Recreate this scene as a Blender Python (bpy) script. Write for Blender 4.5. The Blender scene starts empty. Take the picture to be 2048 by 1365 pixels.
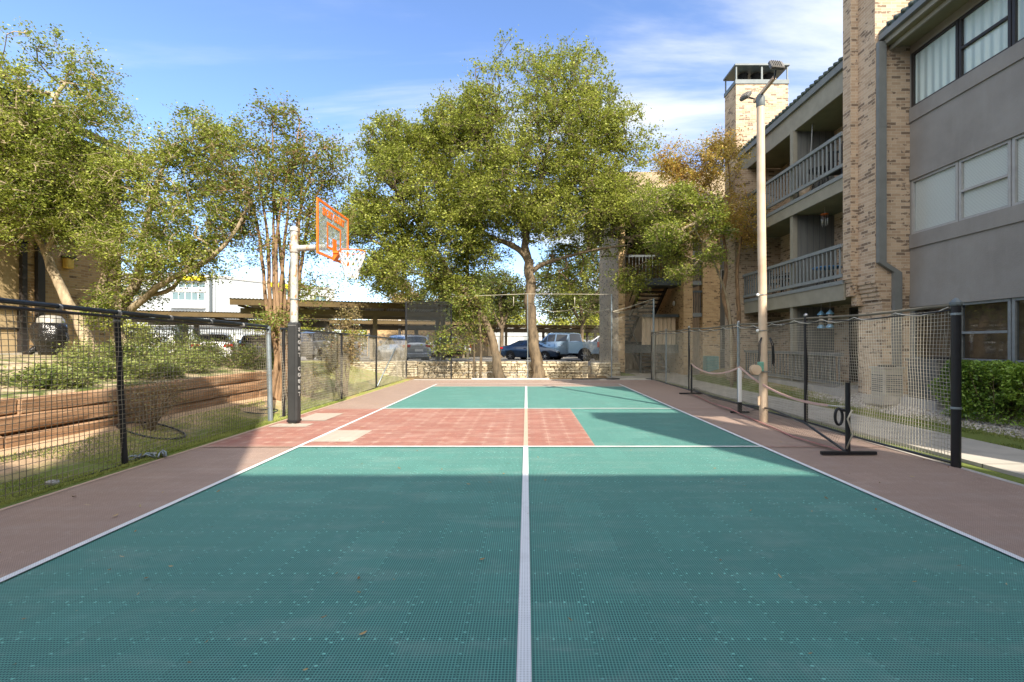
import bpy, math, random
import numpy as np
from mathutils import Vector, Matrix, noise
R = math.radians
rnd = random.Random(7)
NR = np.random.default_rng(11)
sc = bpy.context.scene
COL = sc.collection
F, CX, CY, CH = 910.0, 1053.0, 688.0, 1.5      # pixel geometry of the photograph
def P(px, py, D): return Vector(((px-CX)/F*D, D, CH+(CY-py)/F*D))

# ---------------------------------------------------------------- objects
WO = {}
def _link(o, parent):
    COL.objects.link(o)
    if parent is not None: o.parent = parent
def tag(o, label=None, cat=None, group=None, kind=None):
    if label: o['label'] = label
    if cat: o['category'] = cat
    if group: o['group'] = group
    if kind: o['kind'] = kind
    return o
def thing(name, label, cat, loc=(0,0,0), rz=None, group=None):
    """Empty at the base; with rz given the children are in local coordinates."""
    o = bpy.data.objects.new(name, None); COL.objects.link(o)
    o.location = loc; o.empty_display_size = .2
    WO[o.name] = Vector((0,0,0)) if rz is not None else Vector(loc)
    if rz is not None: o.rotation_euler = (0,0,rz)
    return tag(o, label, cat, group)
def copy_tree(o, parent=None):
    c = o.copy(); COL.objects.link(c); c.parent = parent
    for ch in list(o.children): copy_tree(ch, c)
    return c
def _finish(me, name, mat, parent, smooth, wo_self=None):
    o = bpy.data.objects.new(name, me)
    if mat is not None: me.materials.append(mat)
    if smooth:
        me.polygons.foreach_set('use_smooth', [True]*len(me.polygons))
        if smooth is not True: me.set_sharp_from_angle(angle=R(smooth))
    _link(o, parent)
    return o
class MB:
    def __init__(s): s.v=[]; s.f=[]
    def add(s, vs, fs):
        n=len(s.v); s.v+= [tuple(v) for v in vs]; s.f+=[tuple(i+n for i in f) for f in fs]; return s
    def box(s, a, b, M=None):
        x0,y0,z0=a; x1,y1,z1=b
        if x0>x1:x0,x1=x1,x0
        if y0>y1:y0,y1=y1,y0
        if z0>z1:z0,z1=z1,z0
        vs=[(x0,y0,z0),(x1,y0,z0),(x1,y1,z0),(x0,y1,z0),(x0,y0,z1),(x1,y0,z1),(x1,y1,z1),(x0,y1,z1)]
        if M is not None: vs=[tuple(M@Vector(v)) for v in vs]
        return s.add(vs,[(0,3,2,1),(4,5,6,7),(0,1,5,4),(1,2,6,5),(2,3,7,6),(3,0,4,7)])
    def bbox(s, a, b, r=.01, M=None):
        """box with chamfered edges"""
        x0,y0,z0=[min(p,q) for p,q in zip(a,b)]; x1,y1,z1=[max(p,q) for p,q in zip(a,b)]
        r=min(r,(x1-x0)*.45,(y1-y0)*.45,(z1-z0)*.45)
        vs=[];idx={}
        for i,x in enumerate((x0,x1)):
            for j,y in enumerate((y0,y1)):
                for k,z in enumerate((z0,z1)):
                    sx,sy,sz=(r if i==0 else -r),(r if j==0 else -r),(r if k==0 else -r)
                    idx[i,j,k]=len(vs); vs+=[(x,y+sy,z+sz),(x+sx,y,z+sz),(x+sx,y+sy,z)]
        fs=[]
        for i in (0,1):
            q=[idx[i,0,0],idx[i,1,0],idx[i,1,1],idx[i,0,1]]; fs.append(q if i else q[::-1])
            q=[idx[0,i,0]+1,idx[1,i,0]+1,idx[1,i,1]+1,idx[0,i,1]+1]; fs.append(q[::-1] if i else q)
            q=[idx[0,0,i]+2,idx[1,0,i]+2,idx[1,1,i]+2,idx[0,1,i]+2]; fs.append(q if i else q[::-1])
        for i in (0,1):
            for j in (0,1):
                fs.append([idx[i,j,0],idx[i,j,0]+1,idx[i,j,1]+1,idx[i,j,1]][::1 if i^j else -1])
                fs.append([idx[i,0,j],idx[i,0,j]+2,idx[i,1,j]+2,idx[i,1,j]][::-1 if i^j else 1])
                fs.append([idx[0,i,j]+1,idx[0,i,j]+2,idx[1,i,j]+2,idx[1,i,j]+1][::1 if i^j else -1])
        for i in (0,1):
            for j in (0,1):
                for k in (0,1):
                    b0=idx[i,j,k]; fs.append([b0,b0+1,b0+2][::1 if (i+j+k)%2 else -1])
        if M is not None: vs=[tuple(M@Vector(v)) for v in vs]
        return s.add(vs,fs)
    def quad(s, *vs): return s.add(vs,[tuple(range(len(vs)))])
    def bar(s, a, b, w, h=None, up=(0,0,1)):
        """rectangular bar from a to b"""
        a=Vector(a); b=Vector(b); h=h or w; d=(b-a).normalized(); u=Vector(up)
        if abs(d.dot(u))>.98: u=Vector((0,1,0))
        sx=d.cross(u).normalized()*w/2; uy=sx.cross(d).normalized()*h/2
        vs=[a-sx-uy,a+sx-uy,a+sx+uy,a-sx+uy,b-sx-uy,b+sx-uy,b+sx+uy,b-sx+uy]
        return s.add(vs,[(0,1,2,3),(4,7,6,5),(0,4,5,1),(1,5,6,2),(2,6,7,3),(3,7,4,0)])
    def tube(s, pts, rad, n=8, caps=True):
        pts=[Vector(p) for p in pts]; m=len(pts)
        if not hasattr(rad,'__len__'): rad=[rad]*m
        ref=None; base=len(s.v)
        for i,p in enumerate(pts):
            d=(pts[min(i+1,m-1)]-pts[max(i-1,0)])
            if d.length<1e-9: d=Vector((0,0,1))
            d.normalize()
            if ref is None:
                ref=Vector((1,0,0)) if abs(d.x)<.8 else Vector((0,1,0))
            u=(ref-d*ref.dot(d)).normalized(); ref=u; w=d.cross(u)
            for k in range(n):
                t=2*math.pi*k/n; s.v.append(tuple(p+(u*math.cos(t)+w*math.sin(t))*rad[i]))
        for i in range(m-1):
            for k in range(n):
                a=base+i*n+k; b=base+i*n+(k+1)%n; s.f.append((a,b,b+n,a+n))
        if caps:
            s.f.append(tuple(base+k for k in range(n))[::-1]); s.f.append(tuple(base+(m-1)*n+k for k in range(n)))
        return s
    def lathe(s, prof, c=(0,0,0), n=16, axis='z'):
        base=len(s.v); c=Vector(c)
        for r,z in prof:
            for k in range(n):
                t=2*math.pi*k/n; a,b=r*math.cos(t),r*math.sin(t)
                q=(a,b,z) if axis=='z' else ((z,a,b) if axis=='x' else (b,z,a))
                s.v.append(tuple(c+Vector(q)))
        for i in range(len(prof)-1):
            for k in range(n):
                a=base+i*n+k; b=base+i*n+(k+1)%n; s.f.append((a,b,b+n,a+n))
        s.f.append(tuple(base+k for k in range(n))[::-1]); s.f.append(tuple(base+(len(prof)-1)*n+k for k in range(n)))
        return s
    def prism(s, poly, h0, h1, axis='z'):
        """extrude 2-D polygon; axis names the extrusion axis"""
        n=len(poly)
        def q(p,h): return (p[0],p[1],h) if axis=='z' else ((h,p[0],p[1]) if axis=='x' else (p[0],h,p[1]))
        vs=[q(p,h0) for p in poly]+[q(p,h1) for p in poly]
        return s.add(vs,[tuple(range(n))[::-1],tuple(range(n,2*n))]+[(i,(i+1)%n,(i+1)%n+n,i+n) for i in range(n)])
    def sphere(s, c, r, n=10, m=6, sc_=(1,1,1)):
        c=Vector(c); prof=[]
        base=len(s.v)
        for i in range(m+1):
            t=math.pi*i/m
            for k in range(n):
                a=2*math.pi*k/n
                s.v.append((c.x+r*sc_[0]*math.sin(t)*math.cos(a),c.y+r*sc_[1]*math.sin(t)*math.sin(a),c.z-r*sc_[2]*math.cos(t)))
        for i in range(m):
            for k in range(n):
                a=base+i*n+k;b=base+i*n+(k+1)%n; s.f.append((a,b,b+n,a+n))
        return s
    def build(s, name, mat, parent=None, smooth=False, label=None, cat=None, group=None, kind=None, wo=None):
        off=Vector((0,0,0)); loc=None
        if parent is not None: off=WO.get(parent.name, Vector((0,0,0)))
        else:
            xs=[v[0] for v in s.v]; ys=[v[1] for v in s.v]; zs=[v[2] for v in s.v]
            off=Vector(((min(xs)+max(xs))/2,(min(ys)+max(ys))/2,min(zs))); loc=off
            if kind=='structure': off=Vector((0,0,0)); loc=None
        me=bpy.data.meshes.new(name)
        me.from_pydata([(v[0]-off.x,v[1]-off.y,v[2]-off.z) for v in s.v],[],s.f)
        me.validate()
        o=_finish(me,name,mat,parent,smooth)
        if loc is not None: o.location=loc
        WO[o.name]=off
        return tag(o,label,cat,group,kind)
def np_mesh(name, V, Q, mat, parent=None, smooth=False, label=None, cat=None, group=None, kind=None, loc=None):
    """V (n,3) world verts, Q (m,k) faces of k corners"""
    off=np.zeros(3)
    if parent is not None: off=np.array(WO.get(parent.name,Vector((0,0,0))))
    elif kind!='structure' and loc is None:
        off=np.array([(V[:,0].min()+V[:,0].max())/2,(V[:,1].min()+V[:,1].max())/2,V[:,2].min()]); loc=off
    V=(V-off).astype(np.float32); me=bpy.data.meshes.new(name)
    me.vertices.add(len(V)); me.vertices.foreach_set('co',V.ravel())
    k=Q.shape[1]; me.loops.add(Q.size); me.loops.foreach_set('vertex_index',Q.ravel().astype(np.int32))
    me.polygons.add(len(Q)); me.polygons.foreach_set('loop_start',np.arange(0,Q.size,k,dtype=np.int32))
    try: me.polygons.foreach_set('loop_total',np.full(len(Q),k,dtype=np.int32))
    except Exception: pass
    me.update(calc_edges=True)
    o=_finish(me,name,mat,parent,smooth)
    if loc is not None: o.location=tuple(loc)
    WO[o.name]=Vector(tuple(off))
    return tag(o,label,cat,group,kind)
def text_mesh(txt, size, extr=.004):
    c=bpy.data.curves.new('lettering','FONT'); c.body=txt; c.size=size; c.extrude=extr; c.align_x='CENTER'; c.align_y='CENTER'; c.offset=.004*size/.1
    o=bpy.data.objects.new('tmp',c); COL.objects.link(o)
    dg=bpy.context.evaluated_depsgraph_get(); me=bpy.data.meshes.new_from_object(o.evaluated_get(dg))
    bpy.data.objects.remove(o); bpy.data.curves.remove(c)
    return me
def put_text(txt, size, M, mat, parent, name='lettering'):
    me=text_mesh(txt,size); off=WO.get(parent.name,Vector((0,0,0)))
    me.transform(Matrix.Translation(-off)@M)
    me.materials.clear(); me.materials.append(mat)
    o=bpy.data.objects.new(name,me); _link(o,parent); return o

# ---------------------------------------------------------------- materials
class N:
    """tiny node-tree helper"""
    def __init__(s, name):
        s.m=bpy.data.materials.new(name); s.m.use_nodes=True; s.t=s.m.node_tree; s.n=s.t.nodes
        for x in list(s.n): s.n.remove(x)
        s.out=s.n.new('ShaderNodeOutputMaterial')
    def a(s, typ, ins=None, **kw):
        x=s.n.new('ShaderNode'+typ)
        for k,v in kw.items(): setattr(x,k,v)
        for k,v in (ins or {}).items():
            if hasattr(v,'is_linked') or isinstance(v,bpy.types.NodeSocket): s.t.links.new(v,x.inputs[k])
            else:
                if isinstance(v,tuple) and len(v)==3 and x.inputs[k].type=='RGBA': v=v+(1,)
                x.inputs[k].default_value=v
        return x
    def noise(s, vec, scale, detail=3, rough=.5, **k): return s.a('TexNoise',{'Vector':vec,'Scale':scale,'Detail':detail,'Roughness':rough},**k)
    def ramp(s, fac, stops, interp='LINEAR'):
        x=s.a('ValToRGB',{'Fac':fac}); e=x.color_ramp; e.interpolation=interp
        while len(e.elements)<len(stops): e.elements.new(.5)
        for el,(p,c) in zip(e.elements,stops):
            el.position=p; el.color=(c if len(c)==4 else tuple(c)+(1,)) if hasattr(c,'__len__') else (c,c,c,1)
        return x.outputs['Color']
    def mix(s, fac, a, b, mode='MIX'):
        x=s.n.new('ShaderNodeMix'); x.data_type='RGBA'; x.blend_type=mode
        for i,v in ((0,fac),(6,a),(7,b)):
            if isinstance(v,bpy.types.NodeSocket): s.t.links.new(v,x.inputs[i])
            elif i==0: x.inputs[0].default_value=v
            else: x.inputs[i].default_value=tuple(v)+(1,) if len(v)==3 else v
        return x.outputs[2]
    def math(s, op, a, b=0.0, c=None, clamp=False):
        x=s.n.new('ShaderNodeMath'); x.operation=op; x.use_clamp=clamp
        for i,v in enumerate((a,b) if c is None else (a,b,c)):
            if isinstance(v,bpy.types.NodeSocket): s.t.links.new(v,x.inputs[i])
            else: x.inputs[i].default_value=v
        return x.outputs[0]
    def pos(s): return s.a('NewGeometry').outputs['Position']
    def obj(s): return s.a('TexCoord').outputs['Object']
    def scale(s, vec, sx, sy, sz, rz=0):
        return s.a('Mapping',{'Vector':vec,'Scale':(sx,sy,sz),'Rotation':(0,0,rz)}).outputs[0]
    def bump(s, h, strength=.3, dist=.01, nrm=None):
        d={'Height':h,'Strength':strength,'Distance':dist}
        if nrm is not None: d['Normal']=nrm
        return s.a('Bump',d).outputs[0]
    def pbr(s, col, rough=.7, spec=.3, metal=0, normal=None, **kw):
        d={'Base Color':col,'Roughness':rough,'Specular IOR Level':spec,'Metallic':metal}
        if normal is not None: d['Normal']=normal
        d.update(kw); return s.a('BsdfPrincipled',d)
    def done(s, sh):
        s.t.links.new(sh.outputs[0] if hasattr(sh,'outputs') else sh,s.out.inputs['Surface']); return s.m
def rough_mat(name, col, var=.25, scale=6, rough=.7, spec=.3, metal=0, bump=.15, bscale=60, bdist=.004, tint=None, stretch=(1,1,1)):
    """paint / wood / stone with mottling in its own colour and a fine bump"""
    n=N(name); p=n.scale(n.pos(),*stretch)
    a=n.noise(p,scale,5,.6).outputs['Fac']
    dark=tuple(c*(1-var) for c in col); lite=tuple(min(1,c*(1+var)) for c in col)
    c=n.ramp(a,[(.3,dark),(.7,lite)])
    if tint: c=n.mix(n.ramp(n.noise(p,scale*.37,4).outputs['Fac'],[(.52,0),(.66,.7)]),c,tint)
    b=n.bump(n.noise(p,bscale,4,.65).outputs['Fac'],bump,bdist) if bump else None
    return n.done(n.pbr(c,rough,spec,metal,b))
def flat_uv(n):
    """world coordinates unrolled on vertical walls: u along the wall, v up"""
    g=n.a('NewGeometry'); sp=n.a('SeparateXYZ',{'Vector':g.outputs['Position']}); sn=n.a('SeparateXYZ',{'Vector':g.outputs['True Normal']})
    fx=n.math('GREATER_THAN',n.math('ABSOLUTE',sn.outputs[0]),.6)
    u=n.math('ADD',n.math('MULTIPLY',sp.outputs[1],fx),n.math('MULTIPLY',sp.outputs[0],n.math('SUBTRACT',1.0,fx)))
    return n.a('CombineXYZ',{'X':u,'Y':sp.outputs[2],'Z':0.0}).outputs[0]
def brick_mat(name, c1, c2, c3, dark, mortar, dark_at=.86):
    n=N(name); uv=flat_uv(n)
    wob=n.noise(uv,9,2).outputs['Color']
    uvw=n.a('VectorMath',{0:uv,1:n.a('VectorMath',{0:wob,'Scale':.006},operation='SCALE').outputs[0]},operation='ADD').outputs[0]
    bt=n.a('TexBrick',{'Vector':uvw,'Color1':(0,0,0),'Color2':(1,1,1),'Mortar':(0,0,0),'Scale':1.0,'Mortar Size':.0055,'Mortar Smooth':.12,'Bias':0.0,'Brick Width':.225,'Row Height':.0735},offset=.5,squash=1)
    r=n.ramp(bt.outputs['Color'],[(0,c1),(.28,c2),(.5,c3),(.62,c1),(.74,c2),(1,c3)])
    blot=n.noise(n.scale(uv,1,1.6,1),6.5,4,.6).outputs['Fac']
    dk=n.ramp(n.math('ADD',bt.outputs['Color'],n.math('MULTIPLY',n.math('SUBTRACT',blot,.5),1.3)),[(dark_at,0),(dark_at+.05,1)])
    c=n.mix(dk,r,dark)
    c=n.mix(n.ramp(n.noise(uv,45,3).outputs['Fac'],[(.3,.35),(.7,0)]),c,tuple(x*.75 for x in c2))
    c=n.mix(bt.outputs['Fac'],c,mortar)
    h=n.math('SUBTRACT',n.math('MULTIPLY',n.noise(uv,120,3).outputs['Fac'],.25),bt.outputs['Fac'])
    return n.done(n.pbr(c,.85,.2,0,n.bump(h,.7,.008)))
def leaf_mat(name, cols, trans=.35, rough=.5):
    n=N(name); ri=n.a('NewGeometry').outputs['Random Per Island']
    k=len(cols); c=n.ramp(ri,[(i/(k-1) if k>1 else 0,cc) for i,cc in enumerate(cols)])
    big=n.noise(n.pos(),.9,2).outputs['Fac']
    c=n.mix(n.ramp(big,[(.38,.0),(.65,.45)]),c,tuple(min(1,x*1.45) for x in cols[-1]))
    d=n.pbr(c,rough,.35); t=n.a('BsdfTranslucent',{'Color':n.mix(.5,c,(.30,.36,.03),'ADD')})
    return n.done(n.a('MixShader',{0:trans,1:d.outputs[0],2:t.outputs[0]}))
def glass_mat(name, tint=(.05,.06,.06), clear=.3, rough=.02):
    n=N(name)
    wav=n.bump(n.noise(n.pos(),1.3,1).outputs['Fac'],.12,.02)
    g=n.pbr(tint,rough,.9,0,wav,**{'IOR':1.6}); t=n.a('BsdfTransparent',{'Color':(.93,.97,.96)})
    return n.done(n.a('MixShader',{0:clear,1:g.outputs[0],2:t.outputs[0]}))
M={}
TAN1,TAN2,TAN3=(.45,.33,.225),(.55,.42,.30),(.36,.255,.17)
M['brick']=brick_mat('tan_brick',TAN1,TAN2,TAN3,(.155,.11,.08),(.54,.46,.36),.80)
M['brick_warm']=brick_mat('warm_tan_brick',(.50,.34,.185),(.58,.41,.23),(.42,.28,.15),(.14,.09,.05),(.52,.42,.28),.86)
M['brick_old']=brick_mat('brown_brick',(.42,.27,.13),(.52,.35,.17),(.33,.20,.10),(.13,.08,.05),(.45,.36,.24),.95)
def _stucco():
    n=N('grey_stucco'); p=n.pos()
    a=n.noise(p,1.3,4,.6).outputs['Fac']; st=n.noise(n.scale(p,1,5,.6),1.2,4,.6).outputs['Fac']
    c=n.mix(n.ramp(a,[(.3,0),(.7,1)]),(.235,.222,.205),(.29,.277,.255))
    c=n.mix(n.ramp(st,[(.5,0),(.72,.28)]),c,(.31,.30,.28))
    b=n.bump(n.noise(n.scale(p,1,1,2.2),22,5,.7).outputs['Fac'],.5,.012)
    return n.done(n.pbr(c,.9,.15,0,b))
M['stucco']=_stucco()
M['trim']=rough_mat('taupe_trim',(.27,.255,.205),.12,3,.65,.25,0,.15,90,.003)
M['soffit']=rough_mat('soffit_board',(.22,.21,.13),.12,2,.8,.15,0,.15,50,.003)
M['siding']=rough_mat('grey_siding',(.17,.175,.165),.12,4,.7,.25,0,.2,30,.004,stretch=(6,6,.4))
M['rail']=rough_mat('grey_rail_paint',(.21,.23,.235),.12,9,.5,.35,0,.12,70,.002)
M['dark_rail']=rough_mat('dark_rail_paint',(.07,.085,.095),.15,9,.5,.35,0,.1,70,.002)
M['gutter']=rough_mat('downspout_paint',(.17,.18,.175),.1,4,.45,.4,0,.05,60,.002)
M['darkwin']=rough_mat('dark_window_frame',(.035,.03,.028),.1,6,.45,.4,0,0)
M['litewin']=rough_mat('pale_window_frame',(.36,.36,.35),.1,6,.5,.3,0,0)
M['glass']=glass_mat('window_glass',(.03,.04,.042),.88)
M['glass_dim']=glass_mat('dim_glass',(.02,.02,.02),.5)
def _roof(name,c1,c2,s=1):
    n=N(name); p=n.pos(); sp=n.a('SeparateXYZ',{'Vector':p})
    uv=n.a('CombineXYZ',{'X':n.math('ADD',sp.outputs[0],n.math('MULTIPLY',sp.outputs[1],1.0)),'Y':n.math('MULTIPLY',sp.outputs[2],1.6),'Z':0.0}).outputs[0]
    bt=n.a('TexBrick',{'Vector':uv,'Color1':c1,'Color2':c2,'Mortar':tuple(x*.35 for x in c1),'Scale':s,'Mortar Size':.012,'Brick Width':.3,'Row Height':.16},offset=.5)
    c=n.mix(n.ramp(n.noise(p,7,4).outputs['Fac'],[(.3,.5),(.7,0)]),bt.outputs['Color'],tuple(x*.6 for x in c1))
    return n.done(n.pbr(c,.9,.15,0,n.bump(bt.outputs['Color'],.5,.02)))
M['roof']=_roof('shingle_roof',(.30,.235,.15),(.42,.33,.21))
M['tile']=rough_mat('green_roof_tile',(.075,.10,.095),.3,8,.6,.3)
M['metal_flash']=rough_mat('flashing_metal',(.13,.155,.165),.15,6,.55,.3,0,.05)
M['black']=rough_mat('black_powder_coat',(.012,.013,.016),.2,10,.42,.45,0,.08,80,.002)
M['black_rail']=rough_mat('black_vinyl_tube',(.02,.028,.036),.3,7,.35,.5,0,.2,25,.004)
M['greypipe']=rough_mat('galvanised_pipe',(.25,.30,.33),.2,8,.4,.5,.5,.08,60,.002)
M['net']=rough_mat('beige_netting',(.46,.43,.35),.25,3,.85,.1,0,0)
M['net_dark']=rough_mat('weathered_netting',(.17,.155,.12),.35,2,.85,.1,0,0)
M['net_mid']=rough_mat('grey_netting',(.40,.37,.30),.3,2,.85,.1,0,0)
M['rope']=rough_mat('pale_rope',(.55,.52,.45),.2,20,.8,.2,0,0)
M['pole_paint']=rough_mat('tan_pole_paint',(.60,.47,.34),.08,5,.5,.35,0,.1,40,.002,tint=(.48,.33,.22))
def _rust():
    n=N('weathered_white_pole'); p=n.pos()
    c=n.ramp(n.noise(n.scale(p,1,1,.5),9,6,.7).outputs['Fac'],[(.3,(.20,.23,.25)),(.45,(.40,.41,.40)),(.54,(.50,.48,.43)),(.6,(.36,.21,.10)),(.8,(.24,.11,.04))])
    return n.done(n.pbr(c,.55,.35,.1,n.bump(n.noise(p,45,4).outputs['Fac'],.2,.003)))
M['rust']=_rust()
M['pad']=rough_mat('charcoal_pad_vinyl',(.035,.037,.038),.15,5,.5,.35,0,.25,14,.006)
M['white']=rough_mat('white_paint',(.78,.78,.76),.04,8,.5,.3,0,0)
M['white_net']=rough_mat('white_cord',(.80,.80,.78),.05,30,.7,.2,0,0)
M['orange']=rough_mat('orange_paint',(.75,.17,.02),.1,12,.45,.4,0,.05)
M['steel']=rough_mat('plain_steel',(.45,.45,.44),.2,10,.35,.5,.8,.05)
M['concrete']=rough_mat('concrete',(.47,.43,.36),.16,1.5,.9,.15,0,.35,60,.004,tint=(.38,.34,.28))
M['pad_concrete']=rough_mat('pad_concrete',(.42,.40,.37),.15,3,.9,.15,0,.3,50,.004)
M['asphalt']=rough_mat('asphalt',(.085,.085,.085),.2,2,.9,.15,0,.3,70,.004)
M['tyre']=rough_mat('tyre_rubber',(.015,.015,.016),.1,8,.8,.2,0,0)
M['plastic_black']=rough_mat('black_plastic_bag',(.012,.012,.014),.1,5,.16,.7,0,.9,7,.05)
M['dark_int']=rough_mat('dark_interior',(.012,.012,.012),.1,5,.9,.1,0,0)
M['aluminium']=rough_mat('unit_metal',(.15,.145,.135),.15,5,.5,.4,.3,.1,30,.003)
M['unit_light']=rough_mat('pale_unit_metal',(.36,.35,.32),.1,5,.5,.4,.2,.1,30,.003)
def paint(name,col,metal=.35,rough=.22):
    n=N(name); sp=n.noise(n.obj(),400,2).outputs['Fac']
    c=n.mix(n.ramp(sp,[(.4,0),(.7,.15)]),col,tuple(min(1,x*1.4) for x in col))
    return n.done(n.pbr(c,rough,.5,metal,None,**{'Coat Weight':.6,'Coat Roughness':.05}))
M['car_glass']=N('car_glass'); _n=M['car_glass']; M['car_glass']=_n.done(_n.pbr((.015,.02,.024),.04,.8))
M['tail_red']=rough_mat('tail_lamp_red',(.45,.015,.01),.2,30,.15,.6,0,0)
M['lamp_clear']=rough_mat('lamp_lens',(.6,.62,.62),.2,60,.1,.7,.3,0)
M['chrome']=rough_mat('chrome',(.6,.6,.6),.05,8,.1,.6,1,0)
# ---------------------------------------------------------------- court surface
def court_mat(name, rib, hole, wear=0.0, wearcol=(.62,.52,.42), dots=.5):
    n=N(name); p=n.pos(); s=n.a('SeparateXYZ',{'Vector':p}); x,y=s.outputs[0],s.outputs[1]
    T=.328; q=T/21
    fx=n.math('FRACT',n.math('DIVIDE',n.math('ADD',x,100.0),q)); fy=n.math('FRACT',n.math('DIVIDE',n.math('ADD',y,100.0),q))
    hx=n.math('GREATER_THAN',fx,.34); hy=n.math('GREATER_THAN',fy,.36); h=n.math('MULTIPLY',hx,hy)
    tx=n.math('DIVIDE',n.math('ADD',x,100.0*T-.01),T); ty=n.math('DIVIDE',n.math('ADD',y,100.0*T),T)
    cell=n.a('CombineXYZ',{'X':n.math('FLOOR',tx),'Y':n.math('FLOOR',ty),'Z':0.0}).outputs[0]
    wn=n.a('TexWhiteNoise',{'Vector':cell}).outputs['Value']
    dx=n.math('ABSOLUTE',n.math('SUBTRACT',n.math('FRACT',tx),.5)); dy=n.math('ABSOLUTE',n.math('SUBTRACT',n.math('FRACT',ty),.5))   # .5 at seams
    sx=n.math('GREATER_THAN',dx,.487); sy=n.math('GREATER_THAN',dy,.49)
    c=n.mix(h,rib,hole)
    big=n.noise(p,.55,5,.62).outputs['Fac']
    c=n.mix(n.ramp(wn,[(0,.24),(.5,0),(1,0)]),c,tuple(v*.72 for v in rib))
    c=n.mix(n.ramp(wn,[(.6,0),(1,.1)]),c,tuple(min(1,v*1.5) for v in rib))
    c=n.mix(n.ramp(big,[(.35,.18),(.6,0)]),c,tuple(v*.55 for v in rib))
    soft=n.math('MULTIPLY',n.math('ADD',n.math('ABSOLUTE',n.math('SUBTRACT',dx,.25)),n.math('ABSOLUTE',n.math('SUBTRACT',dy,.25))),.5)
    c=n.mix(n.ramp(soft,[(.05,.26),(.2,0)]),c,tuple(v*.55 for v in rib))
    c=n.mix(n.ramp(n.noise(p,6.0,6,.7).outputs['Fac'],[(.55,0),(.75,.10)]),c,(.5,.56,.52))
    scr=n.noise(n.scale(p,.5,9,1,.5),3.0,5,.7).outputs['Fac']
    c=n.mix(n.ramp(scr,[(.64,0),(.72,.14)]),c,(.62,.64,.60))
    # dusty bloom, streaks across the tiles
    dust=n.noise(n.scale(p,.8,2.6,1),1.6,5,.65).outputs['Fac']
    c=n.mix(n.ramp(dust,[(.5,0),(.78,.12)]),c,(.58,.56,.50))
    seam=n.math('MAXIMUM',sx,sy)
    c=n.mix(n.math('MULTIPLY',seam,.45),c,tuple(v*.5 for v in rib))
    # pale snap tabs along the seams
    tabx=n.math('MULTIPLY',n.math('GREATER_THAN',dx,.476),n.math('LESS_THAN',n.math('FRACT',n.math('DIVIDE',n.math('ADD',y,99.99),T/4)),.13))
    taby=n.math('MULTIPLY',n.math('GREATER_THAN',dy,.476),n.math('LESS_THAN',n.math('FRACT',n.math('DIVIDE',n.math('ADD',x,99.99),T/4)),.13))
    tn=n.ramp(n.noise(p,1.1,3).outputs['Fac'],[(.4,.25),(.65,1)])
    c=n.mix(n.math('MULTIPLY',n.math('MULTIPLY',n.math('MAXIMUM',tabx,taby),tn),dots),c,tuple(min(1,v*2.6+.06) for v in rib))
    if wear:
        # worn chalky spots where four tiles meet and along the seams
        rr=n.math('SQRT',n.math('ADD',n.math('POWER',n.math('SUBTRACT',.5,dx),2.0),n.math('POWER',n.math('SUBTRACT',.5,dy),2.0)))
        sp=n.ramp(rr,[(.0,1),(.05,.6),(.22,0)])
        ln=n.math('MULTIPLY',n.math('GREATER_THAN',n.math('MAXIMUM',dx,dy),.478),.28)
        wz=n.ramp(n.noise(p,.9,3).outputs['Fac'],[(.35,.15),(.6,1)])
        c=n.mix(n.math('MULTIPLY',n.math('MULTIPLY',n.math('MAXIMUM',sp,ln),wz),wear),c,wearcol)
        c=n.mix(n.ramp(n.noise(n.scale(p,1,2,1),2.2,5).outputs['Fac'],[(.45,0),(.7,.3*wear)]),c,wearcol)
    bh=n.math('SUBTRACT',1.0,h)
    return n.done(n.pbr(c,.62,.3,0,n.bump(bh,.3,.003),**{'Sheen Weight':.06,'Sheen Roughness':.4,'Sheen Tint':(.95,.95,.9,1)}))
M['green']=court_mat('green_court_tile',(.128,.345,.29),(.002,.044,.052),.0)
M['key']=court_mat('red_court_tile',(.40,.175,.13),(.20,.08,.06),.6)
M['apron']=court_mat('terracotta_court_tile',(.44,.315,.25),(.15,.105,.088),.12,(.5,.36,.27),.15)
M['apron_far']=M['apron']
M['beige']=court_mat('beige_court_tile',(.52,.45,.37),(.40,.33,.27),.1,dots=.1)
def _line(name,c1):
    n=N(name); p=n.pos(); s=n.a('SeparateXYZ',{'Vector':p}); q=.328/21
    fx=n.math('FRACT',n.math('DIVIDE',n.math('ADD',s.outputs[0],100.0),q)); fy=n.math('FRACT',n.math('DIVIDE',n.math('ADD',s.outputs[1],100.0),q))
    h=n.math('MULTIPLY',n.math('GREATER_THAN',fx,.5),n.math('GREATER_THAN',fy,.52))
    c=n.mix(n.math('MULTIPLY',h,.55),c1,tuple(v*.35 for v in c1))
    c=n.mix(n.ramp(n.noise(p,5,5,.7).outputs['Fac'],[(.5,0),(.75,.35)]),c,tuple(v*.55 for v in c1))
    return n.done(n.pbr(c,.6,.3))
M['line']=_line('court_line_white',(.74,.77,.78)); M['line_far']=rough_mat('far_line_white',(.62,.64,.62),.12,4,.6,.3,0,0)
M['line_cream']=_line('court_line_cream',(.60,.42,.32))
def sheet(name, x0,y0,x1,y1,z,mat,kind='structure',parent=None):
    return MB().quad((x0,y0,z),(x1,y0,z),(x1,y1,z),(x0,y1,z)).build(name,mat,parent,kind=kind)
# base slab + coloured tile fields
MB().box((-4.84,-4.4,-.12),(5.30,19.3,.0)).build('court_slab',M['pad_concrete'],kind='structure')
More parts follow.
